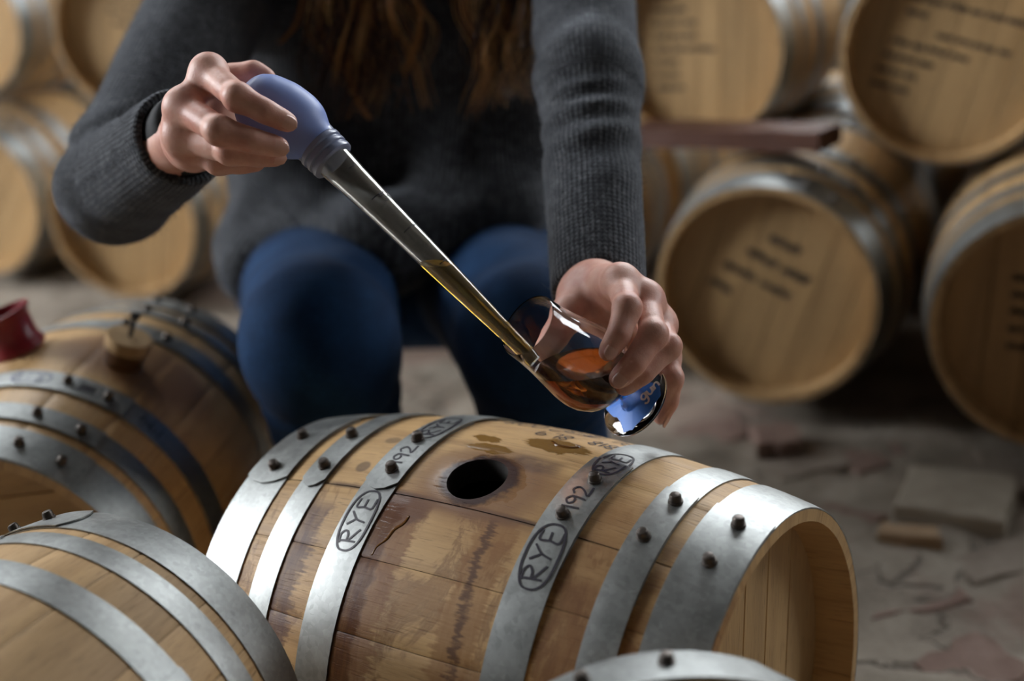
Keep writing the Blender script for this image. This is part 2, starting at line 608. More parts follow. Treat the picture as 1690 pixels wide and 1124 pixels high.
flat_stone('paving_stone', [(0.4657, 1.5436), (0.5757, 1.4895), (0.5222, 1.3808), (0.4181, 1.4465)], -0.03, 0.005, M['slab'], 0.003, 1)
flat_stone('stone_fragment', [(0.3900, 1.4102), (0.4480, 1.3870), (0.4421, 1.3599), (0.3820, 1.3858)], -0.02, 0.004, M['chip'], 0.003, 2)
flat_stone('stone_fragment', [(0.2996, 1.6916), (0.3549, 1.6907), (0.3500, 1.6265), (0.2958, 1.6313)], -0.02, 0.010, M['brick'], 0.006, 3)
_b = [((0.3519, 1.6077), 0.3), ((0.3957, 1.5282), 0.5), ((0.4377, 1.6160), 0.4), ((0.4951, 1.5794), 0.2), ((0.3556, 1.4410), 0.9), ((0.3951, 1.6932), 0.2),
      ((0.5006, 1.3334), 0.35), ((0.4345, 1.3194), 0.7), ((0.3853, 1.2837), 0.2), ((0.4579, 1.2397), 0.5), ((0.2576, 1.7254), 0.3), ((0.5511, 1.5903), 0.5),
      ((0.5723, 1.5238), 1.2), ((0.3655, 1.3260), 1.0), ((0.4013, 1.1437), 0.4), ((0.3416, 1.1751), 0.8), ((-0.1439, 1.9316), 0.2), ((-0.7317, 2.5990), 0.3)]
for i, ((bx, by), an) in enumerate(_b[::2]):
    hw, hh = random.uniform(0.045, 0.07), random.uniform(0.028, 0.04)
    ca, sa = math.cos(an), math.sin(an)
    flat_stone('brick', [(bx + ca * a * hw - sa * b * hh, by + sa * a * hw + ca * b * hh) for a, b in ((-1, -1), (1, -1), (1, 1), (-1, 1))],
               -0.03, random.uniform(-0.013, -0.008), M['brick'] if i % 3 else M['brick2'], 0.007, 10 + i)

# ------------------------------------------------------------------ handwriting as strokes
GLYPH = {
    'R': [[(0.10, 0.0), (0.12, 0.5), (0.10, 1.0)], [(0.0, 0.95), (0.45, 1.02), (0.66, 0.80), (0.45, 0.58), (0.12, 0.48), (0.80, 0.0)]],
    'Y': [[(0.0, 1.0), (0.36, 0.55)], [(0.78, 1.0), (0.36, 0.55), (0.20, 0.0)]],
    'E': [[(0.62, 1.0), (0.08, 0.96), (0.10, 0.5), (0.06, 0.02), (0.66, 0.0)], [(0.08, 0.5), (0.56, 0.54)]],
    '1': [[(0.1, 1.0), (0.12, 0.0)]],
    '9': [[(0.62, 0.85), (0.35, 1.0), (0.06, 0.78), (0.22, 0.52), (0.55, 0.62), (0.62, 0.88), (0.60, 0.4), (0.52, 0.0)]],
    '2': [[(0.05, 0.80), (0.32, 1.02), (0.60, 0.80), (0.40, 0.40), (0.02, 0.03), (0.82, 0.08)]],
    '4': [[(0.30, 1.0), (0.05, 0.45), (0.65, 0.45)], [(0.52, 0.85), (0.50, 0.0)]],
    '8': [[(0.55, 0.85), (0.30, 1.0), (0.10, 0.80), (0.50, 0.40), (0.40, 0.05), (0.12, 0.10), (0.10, 0.35), (0.55, 0.72), (0.55, 0.85)]],
    '0': [[(0.35, 1.0), (0.08, 0.7), (0.10, 0.2), (0.35, 0.0), (0.60, 0.3), (0.58, 0.8), (0.35, 1.0)]],
    'B': [[(0.08, 0.0), (0.10, 1.0), (0.50, 0.90), (0.48, 0.58), (0.12, 0.52), (0.58, 0.40), (0.56, 0.06), (0.08, 0.0)]],
    'L': [[(0.10, 1.0), (0.08, 0.02), (0.60, 0.0)]],
    'G': [[(0.60, 0.85), (0.35, 1.0), (0.06, 0.6), (0.20, 0.05), (0.55, 0.10), (0.58, 0.42), (0.34, 0.42)]],
    'u': [[(0.05, 0.6), (0.08, 0.1), (0.30, 0.02), (0.48, 0.2), (0.50, 0.6), (0.52, 0.0)]],
    'n': [[(0.05, 0.6), (0.06, 0.0), (0.10, 0.45), (0.34, 0.6), (0.48, 0.4), (0.50, 0.0)]],
    'g': [[(0.50, 0.55), (0.26, 0.62), (0.06, 0.36), (0.22, 0.06), (0.46, 0.2), (0.52, 0.6), (0.50, -0.2), (0.26, -0.38), (0.05, -0.25)]],
}


def text_strokes(word, h, x0=0.0, y0=0.0, gap=0.18, slant=0.08, jit=0.02, rnd=None):
    rnd = rnd or random
    out = []
    x = x0
    for ch in word:
        if ch == ' ':
            x += 0.5 * h
            continue
        w = 0
        for st in GLYPH[ch]:
            pl = [(x + (a + slant * b + rnd.uniform(-jit, jit)) * h, y0 + (b + rnd.uniform(-jit, jit)) * h) for a, b in st]
            out.append(pl)
            w = max(w, max(a for a, _ in st))
        x += (w + gap) * h
    return out, x


def oval(cx, cy, rx, ry, n=22, start=0.6, turns=1.04, squ=0.8):
    pl = []
    for i in range(n + 1):
        a = start + 2 * PI * turns * i / n
        c, s = math.cos(a), math.sin(a)
        pl.append((cx + rx * math.copysign(abs(c) ** squ, c), cy + ry * math.copysign(abs(s) ** squ, s) * (1 + 0.05 * math.sin(2 * a))))
    return pl


def scribble(rnd, x0, y0, length, h):
    """one line of hurried, unreadable handwriting"""
    out = []
    x = x0
    while x < x0 + length:
        w = rnd.uniform(1.2, 3.0) * h
        pl = []
        for i in range(int(w / h * 5) + 3):
            pl.append((x + i * h * 0.18 + rnd.uniform(-0.1, 0.1) * h, y0 + h * (0.5 + 0.5 * (1 if i % 2 else -1) * rnd.uniform(0.4, 1.0))))
        out.append(pl)
        x = pl[-1][0] + 0.6 * h
    return out


def strokes_mesh(name, strokes, width, place, mat, parent, lift=0.0003, sub=3):
    """ribbons laid on a surface; place(x, y, lift) -> (x, y, z)"""
    v, f = [], []
    for pl in strokes:
        if len(pl) > 2:
            pl = spline(pl, len(pl) * sub)
        else:
            pl = np.array([np.array(pl[0]) * (1 - t) + np.array(pl[1]) * t for t in np.linspace(0, 1, 5)])
        n = len(pl)
        o = len(v)
        for i in range(n):
            tg = pl[min(i + 1, n - 1)] - pl[max(i - 1, 0)]
            tg = tg / (np.linalg.norm(tg) + 1e-9)
            nm = np.array([-tg[1], tg[0]]) * width * 0.5
            a, b = pl[i] + nm, pl[i] - nm
            v.append(place(a[0], a[1], lift))
            v.append(place(b[0], b[1], lift))
        for i in range(n - 1):
            f.append((o + 2 * i, o + 2 * i + 1, o + 2 * i + 3, o + 2 * i + 2))
    return mesh_obj(name, v, f, mat, parent, smooth=False)


# ------------------------------------------------------------------ barrels
AXS = 0.98          # axial scale of the measured stations
RB, RH, LH = 0.174, 0.1503, 0.21 * 0.98
HOOPS = [(-0.2102, -0.1648), (-0.1471, -0.1236), (-0.0863, -0.0554), (0.0683, 0.0991), (0.1311, 0.1553), (0.1680, 0.2101)]
HOOPS = [(a * AXS, b * AXS) for a, b in HOOPS]


def prof(s):
    return RB - (RB - RH) * (s / LH) ** 2


def bpt(s, ph, r):
    return (s, -r * math.sin(ph), RB + r * math.cos(ph))


def stave_mesh(p0, p1, hole=None):
    if (p0 + p1) / 2 > PI:
        p0, p1 = p0 - 2 * PI, p1 - 2 * PI
    g = 0.00018 / RB
    p0, p1 = p0 + g, p1 - g
    NA = 7
    fr = [0, 0.03, 0.22, 0.5, 0.78, 0.97, 1.0]
    phs = [p0 + (p1 - p0) * q for q in fr]
    drop = [0.0005, 0, 0, 0, 0, 0, 0.0005]
    NS = 25
    v, uv, f = [], [], []

    def thick(s):
        e = LH - abs(s)
        return 0.0085 + 0.0095 * min(1.0, max(0.0, e / 0.030))

    if hole is None:
        ss = list(np.linspace(-LH, LH, NS))
        for s in ss:
            for j in range(NA):
                v.append(bpt(s, phs[j], prof(s) - drop[j]))
                uv.append((s, phs[j] * RB))
        f += grid_faces(NS, NA)
        o = len(v)
        for s in ss:
            for j in range(NA):
                v.append(bpt(s, phs[j], prof(s) - thick(s)))
                uv.append((s, phs[j] * RB))
        f += grid_faces(NS, NA, o, flip=True)
        for i in range(NS - 1):
            f.append((i * NA, (i + 1) * NA, o + (i + 1) * NA, o + i * NA))
            f.append((i * NA + NA - 1, o + i * NA + NA - 1, o + (i + 1) * NA + NA - 1, (i + 1) * NA + NA - 1))
        for j in range(NA - 1):
            f.append((j, o + j, o + j + 1, j + 1))
            q = (NS - 1) * NA
            f.append((q + j, q + j + 1, o + q + j + 1, o + q + j))
        return make_mesh('stave', v, f, uv, True, 40)
    # stave with the bung hole: side grids + a polar patch round the hole
    NA = 13
    phs = list(np.linspace(p0, p1, NA))
    drop = [0.0] * NA
    hs, hp, hr = hole
    a0, a1 = hs - 0.045, hs + 0.045
    bm = bmesh.new()
    lay = bm.loops.layers.uv.new('UVMap')
    dr = lambda ph: float(np.interp(ph, phs, drop))

    def put(s, ph, dep):
        r = prof(s) - (dr(ph) if dep == 0 else dep * thick(s))
        return bm.verts.new(bpt(s, ph, r))

    def quad(vs, uvs):
        try:
            fc = bm.faces.new(vs)
        except ValueError:
            return
        fc.smooth = True
        for lp, q in zip(fc.loops, uvs):
            lp[lay].uv = q

    bnd = [(a1, p) for p in phs[:-1]] + [(s, phs[-1]) for s in np.linspace(a1, a0, 25)[:-1]]
    bnd += [(a0, p) for p in phs[::-1][:-1]] + [(s, phs[0]) for s in np.linspace(a0, a1, 25)[:-1]]
    m = len(bnd)
    for dep, flip in ((0, False), (1, True)):
        for (sa, sb) in ((-LH, a0), (a1, LH)):
            ss = np.linspace(sa, sb, 11)
            for i in range(10):
                for j in range(NA - 1):
                    c = [(ss[i], phs[j]), (ss[i], phs[j + 1]), (ss[i + 1], phs[j + 1]), (ss[i + 1], phs[j])]
                    if flip:
                        c = c[::-1]
                    quad([put(s, p, dep) for s, p in c], [(s, p * RB) for s, p in c])
        rings = []
        for t in (0, 0.12, 0.35, 0.65, 1.0):
            ring = []
            for (s, p) in bnd:
                ang = math.atan2((p - hp) * RB, s - hs)
                cs, cp = hs + hr * math.cos(ang), hp + hr * math.sin(ang) / RB
                ring.append((cs * (1 - t) + s * t, cp * (1 - t) + p * t))
            rings.append(ring)
        for k in range(4):
            for i in range(m):
                j = (i + 1) % m
                c = [rings[k][i], rings[k + 1][i], rings[k + 1][j], rings[k][j]]
                if flip:
                    c = c[::-1]
                quad([put(s, p, dep) for s, p in c], [(s, p * RB) for s, p in c])
    for i in range(m):
        j = (i + 1) % m
        c0, c1 = rings[0][i], rings[0][j]
        quad([put(*c0, 0), put(*c1, 0), put(*c1, 1), put(*c0, 1)], [(c0[0], c0[1] * RB), (c1[0], c1[1] * RB), (c1[0], c1[1] * RB), (c0[0], c0[1] * RB)])
    for ph, e in ((phs[0], 0), (phs[-1], 1)):
        ss = list(np.linspace(-LH, a0, 11)) + list(np.linspace(a0, a1, 25))[1:-1] + list(np.linspace(a1, LH, 11))
        for i in range(len(ss) - 1):
            c = [put(ss[i], ph, 0), put(ss[i + 1], ph, 0), put(ss[i + 1], ph, 1), put(ss[i], ph, 1)]
            quad(c if e == 0 else c[::-1], [(ss[i], ph * RB)] * 4)
    for s, e in ((-LH, 1), (LH, 0)):
        for j in range(NA - 1):
            c = [put(s, phs[j], 0), put(s, phs[j + 1], 0), put(s, phs[j + 1], 1), put(s, phs[j], 1)]
            quad(c if e == 0 else c[::-1], [(s, phs[j] * RB)] * 4)
    bmesh.ops.remove_doubles(bm, verts=bm.verts[:], dist=0.00005)
    bmesh.ops.recalc_face_normals(bm, faces=bm.faces[:])
    me = bpy.data.meshes.new('stave')
    bm.to_mesh(me)
    bm.free()
    me.set_sharp_from_angle(angle=math.radians(40))
    return me


def hoop_mesh(s0, s1, a0, direc, lap=0.62, N=150, curved=0.05, raise_=0.0017):
    """steel strap wound once round the barrel: the outer end lies on top of the other end at a0"""
    n2 = 5
    total = 2 * PI + lap
    v, uv, f = [], [], []
    th = 0.0013
    for layer in (0, 1):
        for i in range(N + 1):
            t = total * i / N
            up = raise_ if t < lap * 1.05 else raise_ * max(0.0, 1 - (t - lap * 1.05) / 0.35)
            for j in range(n2):
                q = j / (n2 - 1)
                s = s0 + (s1 - s0) * q
                cut = curved * (2 * q - 1) ** 2 * max(0, 1 - t / 0.2)
                ph = a0 + direc * (t + cut)
                r = prof(s) + 0.0002 + up + (th if layer == 0 else 0)
                if layer == 0 and j in (0, n2 - 1):
                    r -= 0.0003
                v.append(bpt(s, ph, r))
                uv.append((s, ph * RB))
    o = (N + 1) * n2
    flip = direc < 0
    f += [fc for fc in grid_faces(N + 1, n2, 0, flip=not flip)]
    f += [fc for fc in grid_faces(N + 1, n2, o, flip=flip)]
    for i in range(N):
        q = (i * n2, (i + 1) * n2, o + (i + 1) * n2, o + i * n2)
        f.append(q[::-1] if not flip else q)
        q = (i * n2 + n2 - 1, (i + 1) * n2 + n2 - 1, o + (i + 1) * n2 + n2 - 1, o + i * n2 + n2 - 1)
        f.append(q if not flip else q[::-1])
    for j in range(n2 - 1):
        q = (j, j + 1, o + j + 1, o + j)
        f.append(q if not flip else q[::-1])
        e = N * n2
        q = (e + j, e + j + 1, o + e + j + 1, o + e + j)
        f.append(q[::-1] if not flip else q)
    return make_mesh('hoop', v, f, uv, True, 40)


_v, _f = lathe([(0, 0.0052), (0.0016, 0.0050), (0.0018, 0.0044), (0.0052, 0.0041), (0.0064, 0.0033), (0.0068, 0.0020)], (0, 0, 0), (0, 0, 1), 14)
RIVET = make_mesh('rivet', _v, _f, None, True, 35)
RIVET.materials.append(M['rivet'])


def head_boards(barrel, side, rot, mats, nb=6, seed=0):
    r = random.Random(seed)
    s_in = LH - 0.030
    rad = prof(s_in) - 0.0165
    w = [r.uniform(0.8, 1.25) for _ in range(nb)]
    tot = sum(w)
    y = -rad
    cr, sr = math.cos(rot), math.sin(rot)
    for k in range(nb):
        y0, y1 = y + 0.0004, y + 2 * rad * w[k] / tot - 0.0004
        y += 2 * rad * w[k] / tot
        ring = []
        for i in range(9):
            yy = max(-rad, min(rad, y0 + (y1 - y0) * i / 8))
            ring.append((math.sqrt(max(0, rad * rad - yy * yy)), yy))
        for i in range(9):
            yy = max(-rad, min(rad, y1 + (y0 - y1) * i / 8))
            ring.append((-math.sqrt(max(0, rad * rad - yy * yy)), yy))
        v, uv = [], []
        ins = 0.0007
        ym = (y0 + y1) / 2
        for (dx, shr) in ((s_in, 0.0), (s_in - 0.0008, 1.0), (s_in - 0.014, 1.0)):
            for (a, b) in ring:
                bb = b + (0 if shr else (ins if b < ym else -ins))
                yy, zz = cr * bb - sr * a, sr * bb + cr * a
                v.append((side * dx, side * -yy, RB + zz))
                uv.append((a, bb))
        m = len(ring)
        f = [tuple(range(m)), tuple(range(3 * m - 1, 2 * m - 1, -1))]
        for L in range(2):
            for i in range(m):
                f.append((L * m + i, (L + 1) * m + i, (L + 1) * m + (i + 1) % m, L * m + (i + 1) % m))
        bm = bmesh.new()
        me = make_mesh('head_board', v, f, uv, False)
        bm.from_mesh(me)
        bmesh.ops.recalc_face_normals(bm, faces=bm.faces[:])
        bm.to_mesh(me)
        bm.free()
        link('head_board', me, mats[k % len(mats)], barrel)


def hoop_place(s, r_off=0.0):
    """strip coordinates -> surface of the strap; x runs up the strap (towards smaller angle), y towards -s"""
    def place(x, y, lift, s=s):
        ss = s - y
        return bpt(ss, -x / RB, prof(ss) + r_off + lift)
    return place


def char_inside(me):
    """inner faces of a stave between the two heads are charred"""
    me.materials.append(M['oak_inside'])
    for p in me.polygons:
        c = p.center
        r = math.hypot(c[1], c[2] - RB)
        if abs(c[0]) < LH - 0.034 and r < prof(c[0]) - 0.006:
            p.material_index = 1


def make_barrel(name, label, loc, yaw, k=1.0, stave_mat='oak', head_mat='oak_head', laps=None, bounds=None, hole=None,
                group=None, head_rot=(0.3, 1.1), seed=0, nst=20):
    r = random.Random(seed)
    b = empty(name, loc, yaw)
    b.scale = (k, k, k)
    tag(b, label, 'barrel', group)
    if bounds is None:
        bounds = [0.1]
    w = [r.uniform(0.8, 1.2) for _ in range(nst)]
    rest = 2 * PI - (bounds[-1] - bounds[0])
    tw = sum(w)
    for q in w:
        bounds.append(bounds[-1] + rest * q / tw)
    for i in range(len(bounds) - 1):
        p0, p1 = bounds[i], bounds[i + 1]
        hl = hole if hole and p0 < hole[1] < p1 else None
        st = link('stave', stave_mesh(p0, p1, hl), M[stave_mat], b)
        char_inside(st.data)
    for side in (-1, 1):
        head_boards(b, side, head_rot[0 if side < 0 else 1], [M[head_mat]], 6, seed * 7 + side)
    hoops = []
    for i, (s0, s1) in enumerate(HOOPS):
        a0, d, rv = laps[i]
        h = link('hoop', hoop_mesh(s0, s1, a0, d, curved=0.05 if d < 0 else 0.0), M['hoop'], b)
        hoops.append(h)
        sm = (s0 + s1) / 2
        for ph in rv:
            o = link('rivet', RIVET, None, h)
            ds = 0.002 * math.sin(ph * 40 + i)
            o.location = bpt(sm + ds, ph, prof(sm) + 0.0029)
            o.rotation_euler = (ph + r.uniform(-.08, .08), r.uniform(-.08, .08), 0)
    return b, hoops


def copy_tree(o, parent=None):
    c = o.copy()
    COL.objects.link(c)
    c.parent = parent
    for ch in o.children:
        copy_tree(ch, c)
    return c


# the wet barrel that is being sampled
LAPS_MAIN = [(0.455, -1, (0.35, 0.10)), (0.45, -1, (0.325, 0.088)), (0.415, -1, (0.30, 0.08)),
             (-0.06, 1, (0.338, 0.113)), (0.0, 1, (0.325, 0.088)), (-0.012, 1, (0.338, 0.088))]
rye, rye_h = make_barrel('oak_barrel', 'small oak barrel with open bung hole and whiskey stains, lying below the glass',
                         (-0.0101, 0.9399, 0), -0.6101, 1.0, 'oak_wet', 'oak_head', LAPS_MAIN, [0.055, 0.408, 0.715, 1.02], (0.001, 0.243, 0.0222),
                         head_rot=(0.2, 0.16), seed=3, nst=17)
SW = 0.0013


def lap_place(sm, a0, direc, lap=0.62, raise_=0.0017):
    """x runs up the strap (towards smaller angle), y towards -s; follows the lapped strap surface"""
    def place(x, y, lift):
        ss = sm - y
        ph = -x / RB
        t = direc * (ph - a0)
        up = 0.0
        if t >= 0:
            up = raise_ if t < lap * 1.05 else raise_ * max(0.0, 1 - (t - lap * 1.05) / 0.35)
        return bpt(ss, ph, prof(ss) + 0.0015 + up + lift)
    return place


# RYE / 192 / RYE in marker on both belly straps
for hi, items in ((2, (('oval', -0.0985, 0.0250, 0.0118), ('RYE', -0.1175, 0.0145), ('192', -0.0455, 0.0120), ('RYE', -0.0060, 0.0130), ('oval', 0.012, 0.0225, 0.0105))),
                  (3, (('oval', -0.0930, 0.0250, 0.0118), ('RYE', -0.1120, 0.0150), ('192', -0.0520, 0.0128), ('RYE', -0.0080, 0.0125), ('oval', 0.0095, 0.0205, 0.0105)))):
    st = []
    for it in items:
        if it[0] == 'oval':
            st.append(oval(it[1], 0.0, it[2], it[3], start=0.9))
        else:
            st += text_strokes(it[0], it[2], it[1], -it[2] / 2, slant=-0.05)[0]
    strokes_mesh('marker_writing', st, 0.0016, lap_place((HOOPS[hi][0] + HOOPS[hi][1]) / 2, LAPS_MAIN[hi][0], LAPS_MAIN[hi][1]), M['ink'], rye_h[hi])
# writing on the stave behind the hole, upside down from this side
st = []
for word, x0, y0, hh in (('BLG', -0.070, 0.050, 0.018), ('818', -0.038, 0.054, 0.016), ('2008', -0.012, 0.060, 0.016), ('nu8', 0.030, 0.058, 0.013),
                         ('818', -0.066, 0.078, 0.013), ('8L9', -0.030, 0.082, 0.013)):
    s_, _x = text_strokes(word, hh, x0, y0)
    st += s_


def stave_place(x, y, lift):
    # x runs towards -s, y (letter height) runs towards the viewer
    s, ph = -x, -(0.128 - y + 0.000) / RB
    return bpt(s, ph, prof(s) + lift)


strokes_mesh('marker_writing', st, 0.0013, stave_place, M['ink'], rye)
# thick amber drops that still run on the wood
M['drop'] = simple('whiskey_drop', (0.13, 0.052, 0.010), 0.06, spec=0.6)
for pts, rr in (([(-0.030, 0.50), (-0.031, 0.54), (-0.036, 0.575), (-0.038, 0.62), (-0.043, 0.66), (-0.044, 0.70)], 0.0013),
                ([(0.022, -0.145), (0.030, -0.115), (0.040, -0.120), (0.044, -0.155), (0.040, -0.165)], 0.0017)):
    c = spline([bpt(s, p, prof(s)) for s, p in pts], 20)
    v, f = tube(c, [rr * (0.5 + 0.6 * math.sin(PI * min(1, (i + 1) / 17))) for i in range(20)], 10)
    flat = []
    for q in v:                                     # a flat bead that clings to the stave
        r_, a_ = math.hypot(q[1], q[2] - RB), math.atan2(-q[1], q[2] - RB)
        flat.append(bpt(q[0], a_, prof(q[0]) + (r_ - prof(q[0])) * (0.35 if r_ > prof(q[0]) else 1.0)))
    v = flat
    mesh_obj('whiskey_trickle', v, f, M['drop'], rye)

# neighbours of the wet barrel
def oak_smeared(name):
    t = NT(name)
    uv, col, h = oak_base(t, light=(0.52, 0.335, 0.16), dark=(0.32, 0.18, 0.07))
    sep = t.n('ShaderNodeSeparateXYZ')
    t.set(sep.inputs[0], uv)
    n1 = t.noise(t.mapping(uv, (40, 40, 1)), 1.0, 5, 0.6)
    u = t.m('ADD', sep.outputs[0], t.m('MULTIPLY', t.m('SUBTRACT', n1, 0.5), 0.03))
    a = t.m('DIVIDE', t.m('SUBTRACT', u, 0.0), 0.05)
    b = t.m('DIVIDE', t.m('ADD', sep.outputs[1], 0.085), 0.085)
    d = t.m('SQRT', t.m('ADD', t.m('MULTIPLY', a, a), t.m('MULTIPLY', b, b)))
    col = t.mix(t.m('MULTIPLY', t.smooth(d, 1.25, 0.7), 0.75), col, (0.20, 0.085, 0.035))
    t.bsdf(color=col, rough=0.38, spec=0.4)
    t.bump(h, 0.3, 0.0007)
    return t.mat


M['oak_smeared'] = oak_smeared('oak_stave_smeared')
LAPS_LEFT = [(-0.06, -1, (-0.19, -0.45)), (-0.10, -1, (-0.24, -0.50)), (-0.12, -1, (-0.25, -0.51)),
             (-0.64, 1, (-0.28, -0.52)), (-0.65, 1, (-0.27, -0.53)), (-0.70, 1, (-0.30, -0.56))]
LK = 0.9728
lb, lb_h = make_barrel('oak_barrel', 'oak barrel on the left closed by a wooden stopper with a bolt', (-0.4367, 1.2957, 0), -1.7424, LK,
                       'oak_smeared', 'oak_head', LAPS_LEFT, [-0.62, -0.26], head_rot=(0.5, 1.45), seed=5, nst=19)
st = [oval(0.014, 0, 0.019, 0.0105), oval(0.014, 0, 0.0185, 0.0100, start=2.0)] + text_strokes('RYE', 0.012, 0.001, -0.006)[0]
lp = lap_place((HOOPS[3][0] + HOOPS[3][1]) / 2, -0.64, 1)
strokes_mesh('marker_writing', [[(-x, -y) for x, y in q] for q in st], 0.0011, lambda x, y, l: lp(x + 0.028, y, l), M['ink_blue'], lb_h[3])
st = [[(0.060 + 0.018 * (i % 2), -0.007 + 0.0013 * i) for i in range(11)]]
st.append([(0.058, -0.009), (0.080, -0.009), (0.080, 0.009), (0.058, 0.009), (0.058, -0.009)])
strokes_mesh('ink_stamp', st, 0.0012, lp, M['ink'], lb_h[3], sub=6)
st = text_strokes('194', 0.015, 0.118, -0.007)[0]
strokes_mesh('marker_writing', [[(0.27 - x, -y) for x, y in q] for q in st], 0.0013, lp, M['ink'], lb_h[3])

fl, fl_h = make_barrel('oak_barrel', 'oak barrel cut by the lower left corner, two hoops rising behind its rivets', (-0.3586, 0.7102, 0.0694), 1.1366, 0.88,
                       'oak_warm', 'oak_head', [(0.3, 1, (0.5, 0.8)), (0.3, 1, (0.5, 0.8)), (0.3, 1, (0.5, 0.8)),
                                                (0.9, 1, (1.0, 1.3)), (-0.30, -1, (-0.40, -0.58)), (-0.05, -1, (-0.27, -0.52))],
                       seed=8, nst=20)
fb, fb_h = make_barrel('oak_barrel', 'oak barrel nearest the viewer, only its bright hoop top showing at the bottom edge', (0.077, 0.492, 0), 1.70, 0.99,
                       'oak_warm', 'oak_head', [(0.3, 1, (0.5, 0.8))] * 5 + [(0.55, -1, (0.10, -0.21))], seed=9, nst=20)

# background stacks: two rows of barrels, fronts facing the room


def writing_on_head(b, seed, lines, x0, y0, dx, h, rot):
    r = random.Random(seed)
    st = []
    for i, (off, ln) in enumerate(lines):
        st += scribble(r, x0 + off, y0 - i * dx, ln, h)
    cr, sr = math.cos(rot), math.sin(rot)

    def place(x, y, l):
        xx, yy = cr * x - sr * y, sr * x + cr * y
        return (-(LH - 0.030) - 0.0003, -xx, RB + yy)
    strokes_mesh('marker_writing', st, 0.0036, place, M['ink_soft'], b, sub=2)


LB = [(0.25, 1, (0.35, 0.6)), (0.30, 1, (0.4, 0.65)), (0.2, 1, (0.3, 0.55)), (0.2, 1, (0.3, 0.5)), (0.2, 1, (0.3, 0.5)), (0.2, 1, (0.3, 0.5))]
BG = [  # front head centre x, y, centre height, yaw, scale, head board angle, label, group, writing
    (0.328, 1.729, None, 1.10, 0.975, 0.36, 'floor-row oak barrel right of the person, pale front with four lines of writing', 'floor', ([(0.02, 0.05), (0.0, 0.10), (-0.02, 0.06), (-0.03, 0.04)], -0.05, 0.06, 0.032, 0.016, -0.45)),
    (0.625, 1.507, None, 1.16, 0.975, 0.10, 'shaded floor-row oak barrel cut by the right edge of the photo', 'floor', ([(0, 0.11), (0, 0.10), (0, 0.11), (0, 0.06), (0, 0.05)], -0.06, 0.05, 0.022, 0.011, -0.05)),
    (-0.02, 1.985, None, 1.15, 0.975, 0.5, 'dark oak barrel in the floor row glimpsed just right of the sleeve', 'floor', None),
    (-0.33, 2.20, None, 1.18, 0.975, 0.8, 'oak barrel in the floor row, a strip of it between sleeve cuff and jumper', 'floor', None),
    (-0.672, 2.466, None, 1.25, 0.975, 0.25, 'floor-row oak barrel directly under the raised elbow, amber front', 'floor', ([(0, 0.07), (0, 0.05)], -0.02, 0.04, 0.03, 0.013, 0.1)),
    (-1.015, 2.72, None, 1.20, 0.975, 0.6, 'floor-row oak barrel cut by the left edge of the photo', 'floor', None),
    (0.565, 1.745, 0.452, 1.105, 0.88, 0.30, 'upper-row oak barrel at top right, writing slanting across its front', 'upper', ([(0, 0.15), (0.01, 0.03), (0.06, 0.10), (0.0, 0.09), (-0.005, 0.07), (-0.01, 0.05), (-0.01, 0.045)], -0.085, 0.06, 0.022, 0.010, -0.28)),
    (0.290, 2.015, 0.448, 1.06, 0.88, 0.05, 'upper-row oak barrel behind the person\'s straight arm, column of writing', 'upper', ([(0, 0.04), (0, 0.055), (0, 0.065), (0, 0.07), (0, 0.10), (0, 0.035), (0, 0.03), (0, 0.035)], -0.075, 0.075, 0.021, 0.010, 0.0)),
    (-0.06, 2.22, 0.455, 1.2, 0.88, 0.3, 'upper-row oak barrel hidden behind the dark jumper', 'upper', None),
    (-0.36, 2.42, 0.455, 1.2, 0.88, 0.3, 'upper-row oak barrel hidden behind the shoulder', 'upper', None),
    (-0.604, 2.425, 0.497, 1.22, 0.873, 0.2, 'upper-row oak barrel beside the bent arm, faint writing on its front', 'upper', ([(0, 0.07), (0, 0.08), (0, 0.07), (0.01, 0.05)], -0.04, 0.08, 0.024, 0.012, -0.1)),
    (-0.99, 2.79, 0.497, 1.2, 0.873, 0.4, 'upper-row oak barrel in the top left corner of the photo', 'upper', None),
]
BGO = {}
for i, (hx, hy, zc, yaw, k, hr, label, row, wr) in enumerate(BG):
    if i in (8, 9):
        continue
    cx, cy = hx + math.cos(yaw) * LH * k, hy + math.sin(yaw) * LH * k
    z = 0.0 if zc is None else zc - RB * k
    b, _ = make_barrel('oak_barrel', label, (cx, cy, z), yaw, k, 'oak', 'oak_head_shaded' if i == 1 else 'oak_head', LB, None, head_rot=(hr, 0.4), seed=20 + i, nst=19,
                       group='stacked barrels in the %s row' % row)
    BGO[i] = b
    if wr:
        writing_on_head(b, i, *wr)

# a second stack close behind the first, seen in the gaps
for src, dxy, lab in ((0, 0.44, 'rear barrel in the dark gap above the written floor-row barrel'), (1, 0.47, 'rear barrel between the two right-hand floor-row barrels'),
                      (2, 0.48, 'rear floor-row barrel just right of the straight sleeve'), (6, 0.44, 'rear upper barrel behind the top right barrel'),
                      (4, 0.48, 'rear barrel behind the amber barrel under the elbow')):
    o = copy_tree(BGO[src])
    yw, dxy = 1.13, 0.46
    o.location = (o.location[0] + math.cos(yw) * dxy, o.location[1] + math.sin(yw) * dxy, o.location[2])
    o['label'] = lab
    o['group'] = 'rear stack of barrels'

# timber rails under the raised barrel in the front
for q in (-0.11, 0.11):
    cx, cy = -0.3586 + math.cos(1.1366) * q, 0.7102 + math.sin(1.1366) * q
    o = box('timber_rail', (-0.10, -0.035, 0), (0.10, 0.035, 0.0685), M['oak_warm'])
    o.location = (cx, cy, 0)
    o.rotation_euler = (0, 0, 1.1366 + PI / 2)
    tag(o, 'timber rail on the floor under the %s end of the lower left barrel' % ('near' if q < 0 else 'far'), 'rail')

